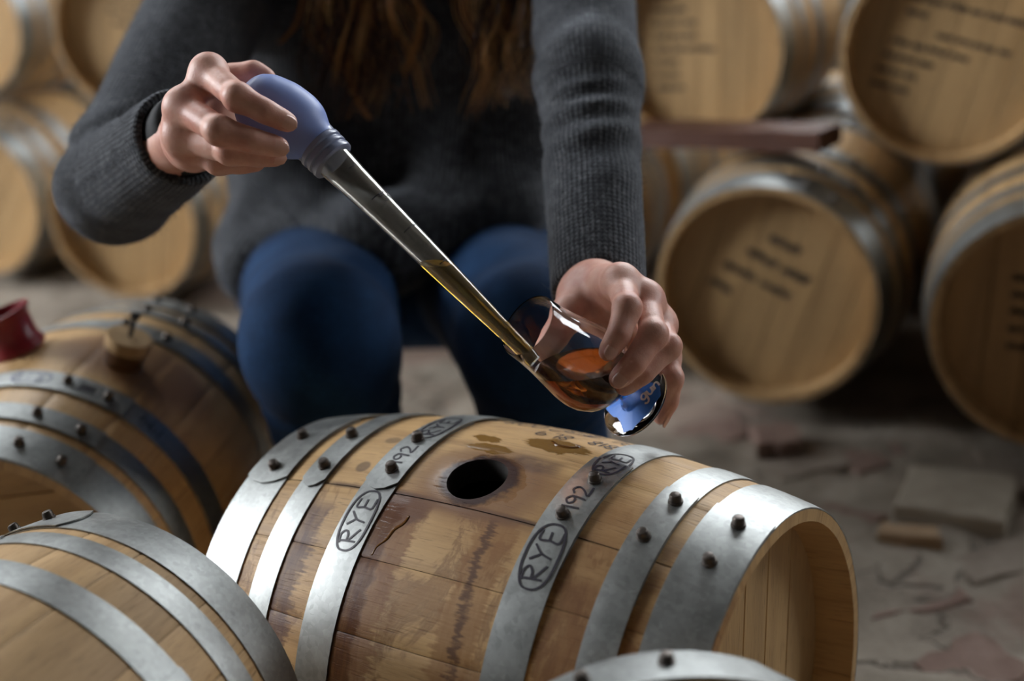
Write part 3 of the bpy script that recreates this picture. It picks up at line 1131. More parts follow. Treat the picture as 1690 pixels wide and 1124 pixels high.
# red-brown board wedged under the upper row
M['board'] = oak('red_brown_board', light=(0.095, 0.036, 0.020), dark=(0.05, 0.020, 0.013))
pa, pb = Vector((0.2006, 1.9535, 0.3495)), Vector((0.4263, 1.7666, 0.3621))
dr = (pb - pa)
bx, by, bz = dr.normalized(), None, Vector((0, 0, 1))
by = bz.cross(bx).normalized()
bz = bx.cross(by)
v, uv = [], []
ln = dr.length
rr = random.Random(4)
for i in range(9):
    t = i / 8
    for (b_, c_) in ((-0.03, -0.013), (0.03, -0.013), (0.03, 0.013), (-0.03, 0.013)):
        q = pa + bx * (ln * t + rr.uniform(-.002, .002)) + by * (b_ + rr.uniform(-.002, .002)) + bz * (c_ + rr.uniform(-.001, .001))
        v.append(tuple(q))
        uv.append((ln * t, b_ + c_))
f = grid_faces(9, 4, close_v=True) + [(3, 2, 1, 0), (32, 33, 34, 35)]
pl = mesh_obj('wooden_board', v, f, M['board'], None, uv, smooth=False)
tag(pl, 'red-brown board wedged between the two rows of barrels at right', 'board')

# wooden stopper with a bolt, in the bung hole of the left barrel
LBM = Matrix.Translation((-0.4367, 1.2957, 0)) @ Matrix.Rotation(-1.7424, 4, 'Z') @ Matrix.Scale(LK, 4)


def on_left_barrel(s, ph, r_extra):
    p = LBM @ Vector(bpt(s, ph, prof(s) + r_extra))
    q = LBM @ Vector(bpt(s, ph, prof(s) + r_extra + 0.01))
    return p, (q - p).normalized()


M['stopper'] = stone_mat('sawn_oak_stopper', (0.40, 0.26, 0.13), (0.52, 0.36, 0.20), 60)
M['bolt'] = simple('black_bolt', (0.03, 0.03, 0.03), 0.4, metal=0.8)
M['stopper_wet'] = simple('soaked_oak', (0.11, 0.05, 0.02), 0.35)
p, nrm = on_left_barrel(0.012, -0.43, -0.012)
root = empty('bung_stopper', p)
tag(root, 'round wooden stopper with an upright bolt in the left barrel', 'stopper')
v, f = lathe([(0.0, 0.0165), (0.026, 0.0195), (0.0275, 0.0195)], (0, 0, 0), nrm, 32)
mesh_obj('plug', v, f, M['stopper_wet'], root, smooth=True, sharp=40)
v, f = lathe([(0.0275, 0.0205), (0.0285, 0.0215), (0.0395, 0.0220), (0.0405, 0.0212)], (0, 0, 0), nrm, 36)
mesh_obj('cap', v, f, M['stopper'], root, smooth=True, sharp=40)
v, f = lathe([(0.040, 0.0022), (0.060, 0.0022)], (0, 0, 0), nrm, 10)
bo = mesh_obj('bolt', v, f, M['bolt'], root, smooth=True, sharp=40)
v, f = lathe([(0.0595, 0.0045), (0.0600, 0.0049), (0.0640, 0.0049), (0.0646, 0.0040)], (0, 0, 0), nrm, 6)
mesh_obj('bolt_head', v, f, M['bolt'], bo, smooth=False)

# red silicone bung standing on the left barrel
M['red'] = simple('red_silicone', (0.20, 0.006, 0.014), 0.33, spec=0.5)
p, nrm = on_left_barrel(0.004, 0.200, 0.0004)
root = empty('silicone_bung', p)
tag(root, 'dark red hollow silicone bung standing on the left barrel', 'bung')
nrm = (nrm + Vector((-0.12, -0.05, 0.0))).normalized()
v, f = lathe([(0.0, 0.0245), (0.0035, 0.0262), (0.007, 0.0250), (0.012, 0.0228), (0.030, 0.0240), (0.036, 0.0252), (0.0385, 0.0280),
              (0.0415, 0.0283), (0.042, 0.0262), (0.036, 0.0225), (0.012, 0.0190), (0.009, 0.012), (0.009, 0.0005)], (0, 0, 0), nrm, 44)
mesh_obj('bung_body', v, f, M['red'], root, smooth=True, sharp=60)
v, f = lathe([(0.009, 0.0085), (0.034, 0.0065), (0.036, 0.0045), (0.0365, 0.001)], (0, 0, 0), nrm, 24)
mesh_obj('inner_post', v, f, M['red'], root, smooth=True, sharp=60)

# ------------------------------------------------------------------ baster
M['rubber'] = simple('blue_rubber', (0.205, 0.285, 0.60), 0.45, spec=0.35)
t = NT('grey_blue_collar')
t.bsdf(color=(0.21, 0.245, 0.36), rough=0.30, spec=0.5)
M['collar'] = t.mat


def clear(name, color, rough, ior, trans=1.0):
    t = NT(name)
    t.bsdf(color=color, rough=rough, trans=trans, ior=ior)
    return t.mat


M['glass'] = clear('clear_glass', (1, 1, 1), 0.0, 1.46)
M['plastic'] = clear('clear_plastic_tube', (0.90, 0.88, 0.82), 0.02, 1.45, 0.955)
M['whiskey'] = clear('whiskey', (0.42, 0.125, 0.022), 0.0, 1.36, 0.98)
M['whiskey_tube'] = clear('whiskey_in_tube', (0.66, 0.41, 0.05), 0.0, 1.36, 0.86)

bas = empty('baster', (-0.0551, 0.9480, 0.4957))
tag(bas, 'turkey baster with blue rubber bulb and amber whiskey in its clear tube', 'baster')
B0 = Vector(bas.location)
T0, T1 = Vector((-0.1134, 0.9831, 0.5601)), Vector((0.0142, 0.8980, 0.4284))
tdir = (T1 - T0).normalized()
TL = (T1 - T0).length
# bulb: rings along a slightly bent axis
ax = [Vector(q) for q in ((-0.1742, 1.0056, 0.6104), (-0.1598, 1.0019, 0.6003), (-0.1423, 0.9971, 0.5871), (-0.1263, 0.9901, 0.5737), (-0.1134, 0.9831, 0.5601))]
cl = spline([tuple(a) for a in ax], 90)
rad = np.interp(np.linspace(0, 1, 90), [0, 0.03, 0.10, 0.22, 0.40, 0.55, 0.66, 0.73, 0.77, 0.80],
                [0.001, 0.010, 0.0178, 0.0228, 0.0256, 0.0252, 0.0226, 0.0182, 0.0160, 0.0156])
rad = np.convolve(np.pad(rad, 3, mode='edge'), np.ones(7) / 7, 'valid')
rad[:8] = np.minimum(rad[:8], 0.0205 * np.sqrt(np.linspace(0.0005, 1, 8)))
keep = 72
v, f = tube([tuple(Vector(c) - B0) for c in cl[:keep + 1]], list(rad[:keep + 1]), 40)
o = mesh_obj('bulb', v, f, M['rubber'], bas, smooth=True, sharp=70)
# ribbed collar
prof_c = [(-0.0275, 0.0150), (-0.026, 0.0168), (-0.016, 0.0164), (-0.0145, 0.0160), (-0.0135, 0.0170), (-0.0105, 0.0170), (-0.0095, 0.0158), (-0.0085, 0.0158),
          (-0.0075, 0.0168), (-0.0050, 0.0168), (-0.0040, 0.0156), (-0.0030, 0.0156), (-0.0020, 0.0166), (0.0010, 0.0164), (0.0020, 0.0150), (0.0020, 0.0120)]
v, f = lathe(prof_c, tuple(T0 - B0), tuple(tdir), 40)
mesh_obj('collar', v, f, M['collar'], bas, smooth=True, sharp=50)
# tube: outer and inner wall in one closed surface
tp = [(0.0, 0.0132), (0.10, 0.0118), (0.25, 0.0106), (0.45, 0.0093), (0.65, 0.0078), (0.80, 0.0064), (0.90, 0.0056), (0.97, 0.0054), (1.0, 0.0046)]
to = [(a * TL, r) for a, r in tp]
wall = 0.0009
ti = [(a * TL, r - wall) for a, r in tp]
v, f = lathe(to + ti[::-1], tuple(T0 - B0), tuple(tdir), 40, cap=False)
n0 = len(to) + len(ti)
for j in range(40):
    f.append(((n0 - 1) * 40 + j, (n0 - 1) * 40 + (j + 1) % 40, (j + 1) % 40, j))
tu = mesh_obj('tube', v, f, M['plastic'], bas, smooth=True, sharp=60)
# printed scale marks
xx, yy, zz = frame_from(tdir)
camdir = (Vector((0, 0, 0.771)) - T0).normalized()
cu = (camdir - zz * camdir.dot(zz)).normalized()
cv = zz.cross(cu)
for i, (ta, sz) in enumerate(((0.09, 0.5), (0.225, 1.0), (0.385, 1.0), (0.55, 0.6))):
    r0 = np.interp(ta, [a for a, _ in tp], [r for _, r in tp]) + 0.0001
    cen = T0 - B0 + zz * (ta * TL)
    s_ = text_strokes('24', 0.006 * sz, -0.002, 0.0, gap=0.1)[0] if i in (1,) else []
    s_ += [[(-0.007 * sz, -0.0012), (0.006 * sz, -0.0012)]]

    def pl_(x, y, l, r0=r0, cen=cen):
        a = 0.62 + x / r0
        return tuple(cen + zz * y + (cu * math.cos(a) - cv * math.sin(a)) * (r0 + 0.0001))
    strokes_mesh('scale_mark', s_, 0.0007, pl_, M['ink'], tu)


def cut_level(v, f, zlev):
    """keep what lies below a level plane and close it"""
    bm = bmesh.new()
    vs = [bm.verts.new(q) for q in v]
    for q in f:
        bm.faces.new([vs[i] for i in q])
    r = bmesh.ops.bisect_plane(bm, geom=bm.verts[:] + bm.edges[:] + bm.faces[:], plane_co=(0, 0, zlev), plane_no=(0, 0, 1), clear_outer=True)
    ed = [e for e in bm.edges if e.is_boundary]
    bmesh.ops.contextual_create(bm, geom=ed)
    bmesh.ops.recalc_face_normals(bm, faces=bm.faces[:])
    me = bpy.data.meshes.new('whiskey')
    bm.to_mesh(me)
    bm.free()
    me.polygons.foreach_set('use_smooth', np.ones(len(me.polygons), dtype=bool))
    me.set_sharp_from_angle(angle=math.radians(40))
    return me


li = [(a * TL, r - wall + 0.00012) for a, r in tp[2:]]
dense = []
for i in range(len(li) - 1):
    for k in range(6):
        q = k / 6
        dense.append((li[i][0] * (1 - q) + li[i + 1][0] * q, li[i][1] * (1 - q) + li[i + 1][1] * q))
dense.append(li[-1])
v, f = lathe(dense, tuple(T0 - B0), tuple(tdir), 36)
link('whiskey', cut_level(v, f, 0.4912 - B0.z), M['whiskey_tube'], bas)

# ------------------------------------------------------------------ tasting glass
G0, G1 = Vector((0.0848, 0.9427, 0.3730)), Vector((0.0115, 0.9026, 0.4528))
gdir = (G1 - G0).normalized()
GL = (G1 - G0).length
gl = empty('tasting_glass', G0)
tag(gl, 'tilted clear stemmed tasting glass with blue print on its foot', 'glass')
S = GL / 0.116
outer = [(0.0, 0.0003), (0.0, 0.0270), (0.0006, 0.0283), (0.0018, 0.0284), (0.0026, 0.0272), (0.0034, 0.0180), (0.0048, 0.0105), (0.0085, 0.0066), (0.0160, 0.0050),
         (0.0210, 0.0058), (0.0245, 0.0095), (0.0275, 0.0155), (0.0320, 0.0222), (0.0385, 0.0272), (0.0460, 0.0298), (0.0540, 0.0304), (0.0640, 0.0296),
         (0.0780, 0.0272), (0.0920, 0.0250), (0.1060, 0.0236), (0.1155, 0.0231), (0.1162, 0.0228)]
inner = [(0.1158, 0.0222), (0.1060, 0.0226), (0.0920, 0.0240), (0.0780, 0.0262), (0.0640, 0.0286), (0.0540, 0.0294), (0.0460, 0.0288), (0.0390, 0.0262),
         (0.0335, 0.0215), (0.0300, 0.0150), (0.0282, 0.0080), (0.0277, 0.0003)]
v, f = lathe([(a * S, r) for a, r in outer + inner], (0, 0, 0), tuple(gdir), 64)
mesh_obj('glass_body', v, f, M['glass'], gl, smooth=True, sharp=50)
ii = [(a * S - (0.0001 if r < 0.02 else 0), r + 0.00015) for a, r in inner[::-1]]
v, f = lathe(ii, (0, 0, 0), tuple(gdir), 64)
wl = link('whiskey', cut_level(v, f, 0.4139 - G0.z), M['whiskey'], gl)
wl['label'] = 'dark amber whiskey in the bowl'
# blue print under the foot
M['print_blue'] = simple('blue_print', (0.008, 0.17, 0.68), 0.45)
M['print_white'] = simple('white_print', (0.85, 0.87, 0.9), 0.5)
fx = (Vector((0.9957, -0.0317, -0.0871)) - gdir * gdir.dot(Vector((0.9957, -0.0317, -0.0871)))).normalized()
fy = gdir.cross(fx)
shape = [(-0.0255, 0.0050), (-0.0197, -0.0045), (-0.0145, -0.0095), (-0.0120, -0.0160), (-0.0111, -0.0235), (-0.0029, -0.0254), (0.0051, -0.0216), (0.0143, -0.0170),
         (0.0240, -0.0085), (0.0236, 0.0004), (0.0118, 0.0103), (0.0030, 0.0115), (-0.0090, 0.0110), (-0.0180, 0.0095)]
rr = random.Random(3)
ring = []
for i in range(len(shape)):
    a, b = shape[i], shape[(i + 1) % len(shape)]
    for k in range(3):
        q = k / 3
        j = 0.0006 if k else 0
        ring.append((a[0] * (1 - q) + b[0] * q + rr.uniform(-j, j), a[1] * (1 - q) + b[1] * q + rr.uniform(-j, j)))
foot_z = lambda a, b: float(np.interp(math.hypot(a, b), [0, 0.0105, 0.0180, 0.0272, 0.0284], [0.0049, 0.0049, 0.0036, 0.00275, 0.0019])) * S
v = [tuple(fx * a + fy * b + gdir * (foot_z(a, b) + 0.0003)) for a, b in ring] + [tuple(fx * a + fy * b + gdir * (foot_z(a, b) + 0.00005)) for a, b in ring]
m = len(ring)
v += [tuple(fx * a * 0.45 + fy * b * 0.45 + gdir * (foot_z(a * 0.45, b * 0.45) + 0.0003)) for a, b in ring]
f = [(i, m + i, m + (i + 1) % m, (i + 1) % m) for i in range(m)] + [(i, (i + 1) % m, 2 * m + (i + 1) % m, 2 * m + i) for i in range(m)] + [tuple(range(2 * m, 3 * m))]
mesh_obj('foot_print', v, f, M['print_blue'], gl, smooth=False)
s_ = text_strokes('gun', 0.0090, 0.0, 0.0, gap=0.14)[0]


def foot_place(x, y, l):
    a, b = 0.0098 + 0.88 * x - 0.48 * y, -0.0080 + 0.48 * x + 0.88 * y
    return tuple(fx * a + fy * b + gdir * (foot_z(a, b) + 0.0007))


strokes_mesh('print_lettering', s_, 0.0016, foot_place, M['print_white'], gl)

# ------------------------------------------------------------------ person: surfaces grown from blended limbs


class Field:
    """signed distance field on a grid, filled limb by limb"""

    def __init__(self, lo, hi, h):
        self.lo, self.h = np.array(lo, np.float32), h
        self.n = np.ceil((np.array(hi) - np.array(lo)) / h).astype(int) + 1
        self.f = self.blank()

    def blank(self):
        return np.full(tuple(self.n), 0.2, np.float32)

    def block(self, lo, hi):
        a = np.clip(np.floor((np.array(lo) - self.lo) / self.h).astype(int), 0, self.n - 1)
        b = np.clip(np.ceil((np.array(hi) - self.lo) / self.h).astype(int) + 1, 1, self.n)
        sl = tuple(slice(a[i], b[i]) for i in range(3))
        ax = [self.lo[i] + self.h * np.arange(a[i], b[i], dtype=np.float32) for i in range(3)]
        return sl, np.meshgrid(*ax, indexing='ij', sparse=True)

    def limb(self, a, b, ra, rb, k=0.01, arr=None, disp=None, squash=None):
        arr = self.f if arr is None else arr
        a, b = np.array(a, np.float32), np.array(b, np.float32)
        m = k + 5 * self.h + 0.012
        sl, (X, Y, Z) = self.block(np.minimum(a - ra, b - rb) - m, np.maximum(a + ra, b + rb) + m)
        if 0 in arr[sl].shape:
            return
        d = b - a
        L2 = float(d @ d) + 1e-12
        t = np.clip(((X - a[0]) * d[0] + (Y - a[1]) * d[1] + (Z - a[2]) * d[2]) / L2, 0, 1)
        dist = np.sqrt((X - a[0] - t * d[0]) ** 2 + (Y - a[1] - t * d[1]) ** 2 + (Z - a[2] - t * d[2]) ** 2) - (ra + (rb - ra) * t)
        if disp is not None:
            dist = dist + disp(t, X, Y, Z)
        self.smin(arr, sl, dist, k)

    def ball(self, c, r, k=0.01, arr=None):
        """ellipsoid, r = (rx, ry, rz)"""
        arr = self.f if arr is None else arr
        c, r = np.array(c, np.float32), np.array(r, np.float32)
        m = k + 5 * self.h + 0.012
        sl, (X, Y, Z) = self.block(c - r - m, c + r + m)
        q = np.sqrt(((X - c[0]) / r[0]) ** 2 + ((Y - c[1]) / r[1]) ** 2 + ((Z - c[2]) / r[2]) ** 2)
        self.smin(arr, sl, (q - 1) * float(r.min()), k)

    @staticmethod
    def smin(arr, sl, dist, k):
        cur = arr[sl]
        h = np.maximum(k - np.abs(cur - dist), 0) / k
        arr[sl] = np.minimum(cur, dist) - h * h * k * 0.25

    def carve(self, a, b, ra, rb):
        a, b = np.array(a, np.float32), np.array(b, np.float32)
        m = 5 * self.h
        sl, (X, Y, Z) = self.block(np.minimum(a - ra, b - rb) - m, np.maximum(a + ra, b + rb) + m)
        d = b - a
        t = np.clip(((X - a[0]) * d[0] + (Y - a[1]) * d[1] + (Z - a[2]) * d[2]) / float(d @ d), 0, 1)
        dist = np.sqrt((X - a[0] - t * d[0]) ** 2 + (Y - a[1] - t * d[1]) ** 2 + (Z - a[2] - t * d[2]) ** 2) - (ra + (rb - ra) * t)
        self.f[sl] = np.maximum(self.f[sl], -dist)

    def cut(self, p, n, rad):
        """flat cut: removes what lies beyond the plane through p with normal n, within rad of p"""
        p, n = np.array(p, np.float32), np.array(n, np.float32)
        n = n / np.linalg.norm(n)
        sl, (X, Y, Z) = self.block(p - rad, p + rad)
        pl = (X - p[0]) * n[0] + (Y - p[1]) * n[1] + (Z - p[2]) * n[2]
        near = (X - p[0]) ** 2 + (Y - p[1]) ** 2 + (Z - p[2]) ** 2 < rad * rad
        self.f[sl] = np.where(near, np.maximum(self.f[sl], pl), self.f[sl])

    def mesh(self, smooth=2):
        f = self.f
        f[0], f[-1], f[:, 0], f[:, -1], f[:, :, 0], f[:, :, -1] = (0.2,) * 6
        s = f < 0
        nx, ny, nz = f.shape
        cnt = np.zeros((nx - 1, ny - 1, nz - 1), np.int8)
        for dx in (0, 1):
            for dy in (0, 1):
                for dz in (0, 1):
                    cnt += s[dx:nx - 1 + dx, dy:ny - 1 + dy, dz:nz - 1 + dz]
        act = np.argwhere((cnt > 0) & (cnt < 8))
        idx = np.full(cnt.shape, -1, np.int64)
        idx[tuple(act.T)] = np.arange(len(act))
        acc = np.zeros((len(act), 3))
        num = np.zeros(len(act))
        cs = [(a, b, c) for a in (0, 1) for b in (0, 1) for c in (0, 1)]
        for p in cs:
            for d in range(3):
                if p[d]:
                    continue
                q = list(p)
                q[d] = 1
                fa = f[act[:, 0] + p[0], act[:, 1] + p[1], act[:, 2] + p[2]].astype(float)
                fb = f[act[:, 0] + q[0], act[:, 1] + q[1], act[:, 2] + q[2]].astype(float)
                on = (fa < 0) != (fb < 0)
                t = np.where(on, fa / np.where(on, fa - fb, 1), 0)
                pos = np.tile(np.array(p, float), (len(act), 1))
                pos[:, d] += t
                acc += pos * on[:, None]
                num += on
        v = self.lo + (act + acc / num[:, None]) * self.h
        faces = []
        for d in range(3):
            sh = [slice(None)] * 3
            s0, s1 = list(sh), list(sh)
            s0[d], s1[d] = slice(0, -1), slice(1, None)
            e = np.argwhere(s[tuple(s0)] != s[tuple(s1)])
            o1, o2 = [(1, 2), (2, 0), (0, 1)][d]
            e = e[(e[:, o1] > 0) & (e[:, o2] > 0) & (e[:, o1] < f.shape[o1] - 1) & (e[:, o2] < f.shape[o2] - 1)]
            ins = s[tuple(e.T)]
            quad = []
            for (a, b) in ((-1, -1), (0, -1), (0, 0), (-1, 0)):
                c = e.copy()
                c[:, o1] += a
                c[:, o2] += b
                quad.append(idx[tuple(c.T)])
            quad = np.stack(quad, 1)
            quad[~ins] = quad[~ins][:, ::-1]
            faces.append(quad)
        faces = np.concatenate(faces)
        faces = faces[(faces >= 0).all(1)]
        ed = np.concatenate([faces[:, [0, 1]], faces[:, [1, 2]], faces[:, [2, 3]], faces[:, [3, 0]]])
        for _ in range(smooth):
            ac = np.zeros_like(v)
            nn = np.zeros(len(v))
            for a, b in ((0, 1), (1, 0)):
                for c in range(3):
                    ac[:, c] += np.bincount(ed[:, a], weights=v[ed[:, b], c], minlength=len(v))
                nn += np.bincount(ed[:, a], minlength=len(v))
            v = 0.5 * v + 0.5 * ac / np.maximum(nn, 1)[:, None]
        return v, faces


def bone_uv(v, bones):
    """knit coordinates: (round the limb, along the limb), in metres, from the nearest limb"""
    best = np.full(len(v), 9.0)
    uv = np.zeros((len(v), 2))
    for (a, b, r, off) in bones:
        a, b = np.array(a), np.array(b)
        d = b - a
        L = np.linalg.norm(d)
        d = d / L
        t = (v - a) @ d
        tc = np.clip(t, 0, L)
        w = v - a - tc[:, None] * d
        dist = np.linalg.norm(w, axis=1) - r
        xx, yy, _ = frame_from(d)
        ang = np.arctan2(w @ np.array(yy), w @ np.array(xx))
        m = dist < best
        best[m] = dist[m]
        uv[m] = np.stack([ang * r + off, t], 1)[m]
    return uv


# joints (metres)
SR, ER, CR = (-0.2466, 1.5149, 0.6650), (-0.3282, 1.2069, 0.5055), (-0.2339, 1.0778, 0.5690)
SL, EL, CL = (0.1045, 1.4728, 0.6663), (0.0876, 1.2359, 0.5561), (0.0694, 1.0342, 0.4255)
NECK = (-0.0576, 1.5278, 0.6713)
HEAD = (-0.0379, 1.4721, 0.7814)
TORSO = [((-0.1631, 1.5722, 0.6178), (-0.1918, 1.6073, 0.4508), 0.098, 0.098), ((0.0056, 1.5464, 0.6052), (-0.0164, 1.5819, 0.4396), 0.098, 0.098),
         ((-0.1918, 1.6073, 0.4508), (-0.2201, 1.6739, 0.3121), 0.098, 0.112), ((-0.0164, 1.5819, 0.4396), (-0.0283, 1.6510, 0.3077), 0.098, 0.112)]
KR, KL = (-0.1753, 1.2360, 0.3368), (0.0197, 1.2494, 0.3150)
HR, HL = (-0.2278, 1.6736, 0.2820), (-0.0312, 1.6507, 0.2776)
AR = (KR[0] - 0.005, KR[1] + 0.10, 0.09)
AL = (KL[0] + 0.01, KL[1] + 0.10, 0.09)


def folds(amp, freq, ph, lo, hi):
    def d(t, X, Y, Z):
        w = np.clip((t - lo) / 0.12, 0, 1) * np.clip((hi - t) / 0.12, 0, 1)
        m = 0.45 + 0.55 * np.sin(38 * X + 29 * Y + 5 * t + ph)
        return amp * w * m * np.sin(freq * t * (1 + 0.25 * np.sin(5 * t)) + ph + 42 * X + 3 * np.sin(40 * Z))
    return d


def wob(amp):
    def d(t, X, Y, Z):
        return amp * (np.sin(31 * X + 17 * Y + 3) * np.sin(27 * Z + 11 * X) + 0.6 * np.sin(55 * Y + 40 * Z) * np.sin(48 * X - 20 * Z))
    return d


# --- jumper
fs = Field((-0.47, 0.98, 0.17), (0.24, 1.92, 0.86), 0.0045)
for (a, b, ra, rb) in TORSO:
    fs.limb(a, b, ra, rb, 0.07, disp=wob(0.004))
fs.limb(TORSO[0][0], TORSO[1][0], 0.10, 0.10, 0.06)
fs.limb(SR, NECK, 0.06, 0.06, 0.06)
fs.limb(SL, NECK, 0.06, 0.06, 0.06)
fs.limb((-0.2803, 1.5783, 0.3417), (-0.2812, 1.5111, 0.3326), 0.045, 0.034, 0.035, disp=wob(0.003))
fs.limb((-0.2576, 1.5510, 0.3545), (-0.1466, 1.4489, 0.3662), 0.046, 0.046, 0.05, disp=wob(0.004))
fs.limb((-0.1212, 1.4481, 0.3640), (0.0227, 1.4761, 0.3825), 0.044, 0.036, 0.05, disp=wob(0.004))
sv = fs.blank()
for arr_ in (sv,):
    fs.limb(SR, ER, 0.060, 0.051, 0.03, arr_, disp=folds(0.003, 30, 0, 0.55, 1.2))
    fs.limb(ER, CR, 0.048, 0.0385, 0.007, arr_, disp=folds(0.0016, 26, 1, 0.0, 0.8))
    fs.limb(SL, EL, 0.052, 0.0445, 0.03, arr_, disp=folds(0.003, 36, 2, 0.6, 1.3))
    fs.limb(EL, CL, 0.0435, 0.0370, 0.02, arr_, disp=folds(0.0026, 34, 1, 0.10, 0.72))
h_ = np.maximum(0.02 - np.abs(fs.f - sv), 0) / 0.02
fs.f = np.minimum(fs.f, sv) - h_ * h_ * 0.02 * 0.25
for (e, c, ri) in ((ER, CR, 0.0310), (EL, CL, 0.0285)):
    e, c = np.array(e), np.array(c)
    n = (c - e) / np.linalg.norm(c - e)
    fs.cut(c, n, 0.09)
    fs.carve(c - n * 0.05, c + n * 0.03, ri, ri)
SWV, SWF = fs.mesh(2)
uv = bone_uv(SWV, [(SR, ER, 0.055, 0), (ER, CR, 0.042, 0.5), (SL, EL, 0.048, 1.0), (EL, CL, 0.041, 1.5)]
             + [(a, b, ra, 2 + 0.5 * i) for i, (a, b, ra, rb) in enumerate(TORSO)])


def knit_material():
    t = NT('charcoal_wool')
    uvn = t.n('ShaderNodeUVMap').outputs[0]
    co = t.n('ShaderNodeTexCoord').outputs['Object']
    wob_ = t.noise(co, 60, 3, 0.6)
    sep = t.n('ShaderNodeSeparateXYZ')
    t.set(sep.inputs[0], uvn)
    u = t.m('ADD', sep.outputs[0], t.m('MULTIPLY', wob_, 0.0022))
    v = t.m('ADD', sep.outputs[1], t.m('MULTIPLY', wob_, 0.0022))
    rib = t.m('ABSOLUTE', t.m('SINE', t.m('MULTIPLY', u, PI / 0.0046)))
    zig = t.m('SINE', t.m('ADD', t.m('MULTIPLY', v, 2 * PI / 0.0042), t.m('MULTIPLY', rib, 2.2)))
    fuzz = t.noise(co, 420, 4, 0.75)
    mott = t.noise(co, 130, 5, 0.75)
    big = t.noise(co, 26, 4, 0.6)
    hgt = t.m('ADD', t.m('ADD', t.m('MULTIPLY', rib, 0.42), t.m('MULTIPLY', zig, 0.10)), t.m('ADD', t.m('MULTIPLY', fuzz, 0.5), t.m('MULTIPLY', mott, 0.7)))
    k = t.m('ADD', t.m('ADD', t.m('MULTIPLY', fuzz, 0.35), t.m('MULTIPLY', mott, 0.45)), t.m('ADD', t.m('MULTIPLY', rib, 0.10), t.m('MULTIPLY', big, 0.18)))
    col = t.ramp(k, [(0.34, (0.008, 0.0085, 0.010)), (0.56, (0.034, 0.036, 0.040)), (0.74, (0.17, 0.178, 0.187))])
    t.bsdf(color=col, rough=0.95, spec=0.1, sheen=0.30, sheen_rough=0.45, sheen_tint=(0.75, 0.8, 0.9))
    t.bump(hgt, 0.75, 0.0022)
    return t.mat


M['wool'] = knit_material()
M['fuzz'] = simple('wool_fibre', (0.14, 0.146, 0.156), 0.9, spec=0.1)
M['black_knit'] = simple('black_jersey', (0.004, 0.0048, 0.0065), 0.85)


def denim():
    t = NT('dark_denim')
    co = t.n('ShaderNodeTexCoord').outputs['Object']
    w = t.noise(t.mapping(co, (900, 900, 300)), 1.0, 2, 0.6)
    b = t.noise(co, 14, 5, 0.6)
    col = t.ramp(t.m('ADD', t.m('MULTIPLY', w, 0.4), t.m('MULTIPLY', b, 0.6)), [(0.3, (0.003, 0.010, 0.030)), (0.55, (0.008, 0.032, 0.086)), (0.8, (0.022, 0.085, 0.20))])
    t.bsdf(color=col, rough=0.85, spec=0.10, sheen=0.02)
    t.bump(w, 0.3, 0.0008)
    return t.mat


def skin():
    t = NT('skin')
    co = t.n('ShaderNodeTexCoord').outputs['Object']
    a = t.noise(co, 38, 4, 0.6)
    b = t.noise(co, 330, 4, 0.65)
    w = t.n('ShaderNodeTexVoronoi')
    w.inputs['Scale'].default_value = 900
    t.set(w.inputs['Vector'], co)
    col = t.ramp(a, [(0.3, (0.52, 0.225, 0.17)), (0.55, (0.64, 0.345, 0.265)), (0.75, (0.70, 0.42, 0.335))])
    t.bsdf(color=col, rough=0.46, spec=0.4, sss=0.12)
    t.b.inputs['Subsurface Radius'].default_value = (0.008, 0.003, 0.0015)
    t.b.inputs['Subsurface Scale'].default_value = 0.5
    t.bump(t.m('ADD', t.m('MULTIPLY', b, 0.8), t.m('MULTIPLY', w.outputs[0], 0.4)), 0.22, 0.0007)
    return t.mat


M['denim'] = denim()
M['skin'] = skin()
M['nail'] = simple('fingernail', (0.66, 0.385, 0.31), 0.25, spec=0.5)

person = empty('person', (-0.12, 1.45, 0))
PB = np.array([-0.12, 1.45, 0.0])
tag(person, 'person crouching behind the barrel in charcoal wool jumper and jeans, filling a glass', 'person')


def loc(v):
    return np.asarray(v, float) - PB


jumper = mesh_obj('jumper', loc(SWV), SWF, M['wool'], person, uv)
jumper['label'] = 'charcoal grey fuzzy wool jumper'

# loose wool fibres standing off the jumper
cen = SWV[SWF].mean(1)
e1, e2 = SWV[SWF[:, 1]] - SWV[SWF[:, 0]], SWV[SWF[:, 3]] - SWV[SWF[:, 0]]
nrm_ = np.cross(e1, e2)
nrm_ /= np.linalg.norm(nrm_, axis=1)[:, None] + 1e-12
pick = RNG.choice(len(cen), min(24000, len(cen)), replace=False)
fv, ff = [], []
base = cen[pick]
n0 = nrm_[pick]
rv = RNG.normal(size=(len(pick), 3))
d0 = n0 * 0.75 + rv * 0.55
d0 /= np.linalg.norm(d0, axis=1)[:, None]
d1 = d0 + RNG.normal(size=d0.shape) * 0.9
d1 /= np.linalg.norm(d1, axis=1)[:, None]
ln_ = RNG.uniform(0.0025, 0.0085, len(pick))[:, None]
side = np.cross(d0, rv)
side /= np.linalg.norm(side, axis=1)[:, None] + 1e-9
sd2 = np.cross(d0, side)
rows = [(base - n0 * 0.0006, 0.00014), (base + d0 * ln_ * 0.5, 0.00012), (base + d0 * ln_ * 0.5 + d1 * ln_ * 0.6, 0.00005)]
pts = []
for (q, r_) in rows:
    for k in range(3):
        an = 2 * PI * k / 3
        pts.append(q + (side * math.cos(an) + sd2 * math.sin(an)) * r_)
FVV = np.stack(pts, 1).reshape(-1, 3)
bi = np.arange(len(pick)) * 9
FFF = []
for L in (0, 1):
    for k in range(3):
        FFF.append(np.stack([bi + L * 3 + k, bi + L * 3 + (k + 1) % 3, bi + L * 3 + 3 + (k + 1) % 3, bi + L * 3 + 3 + k], 1))
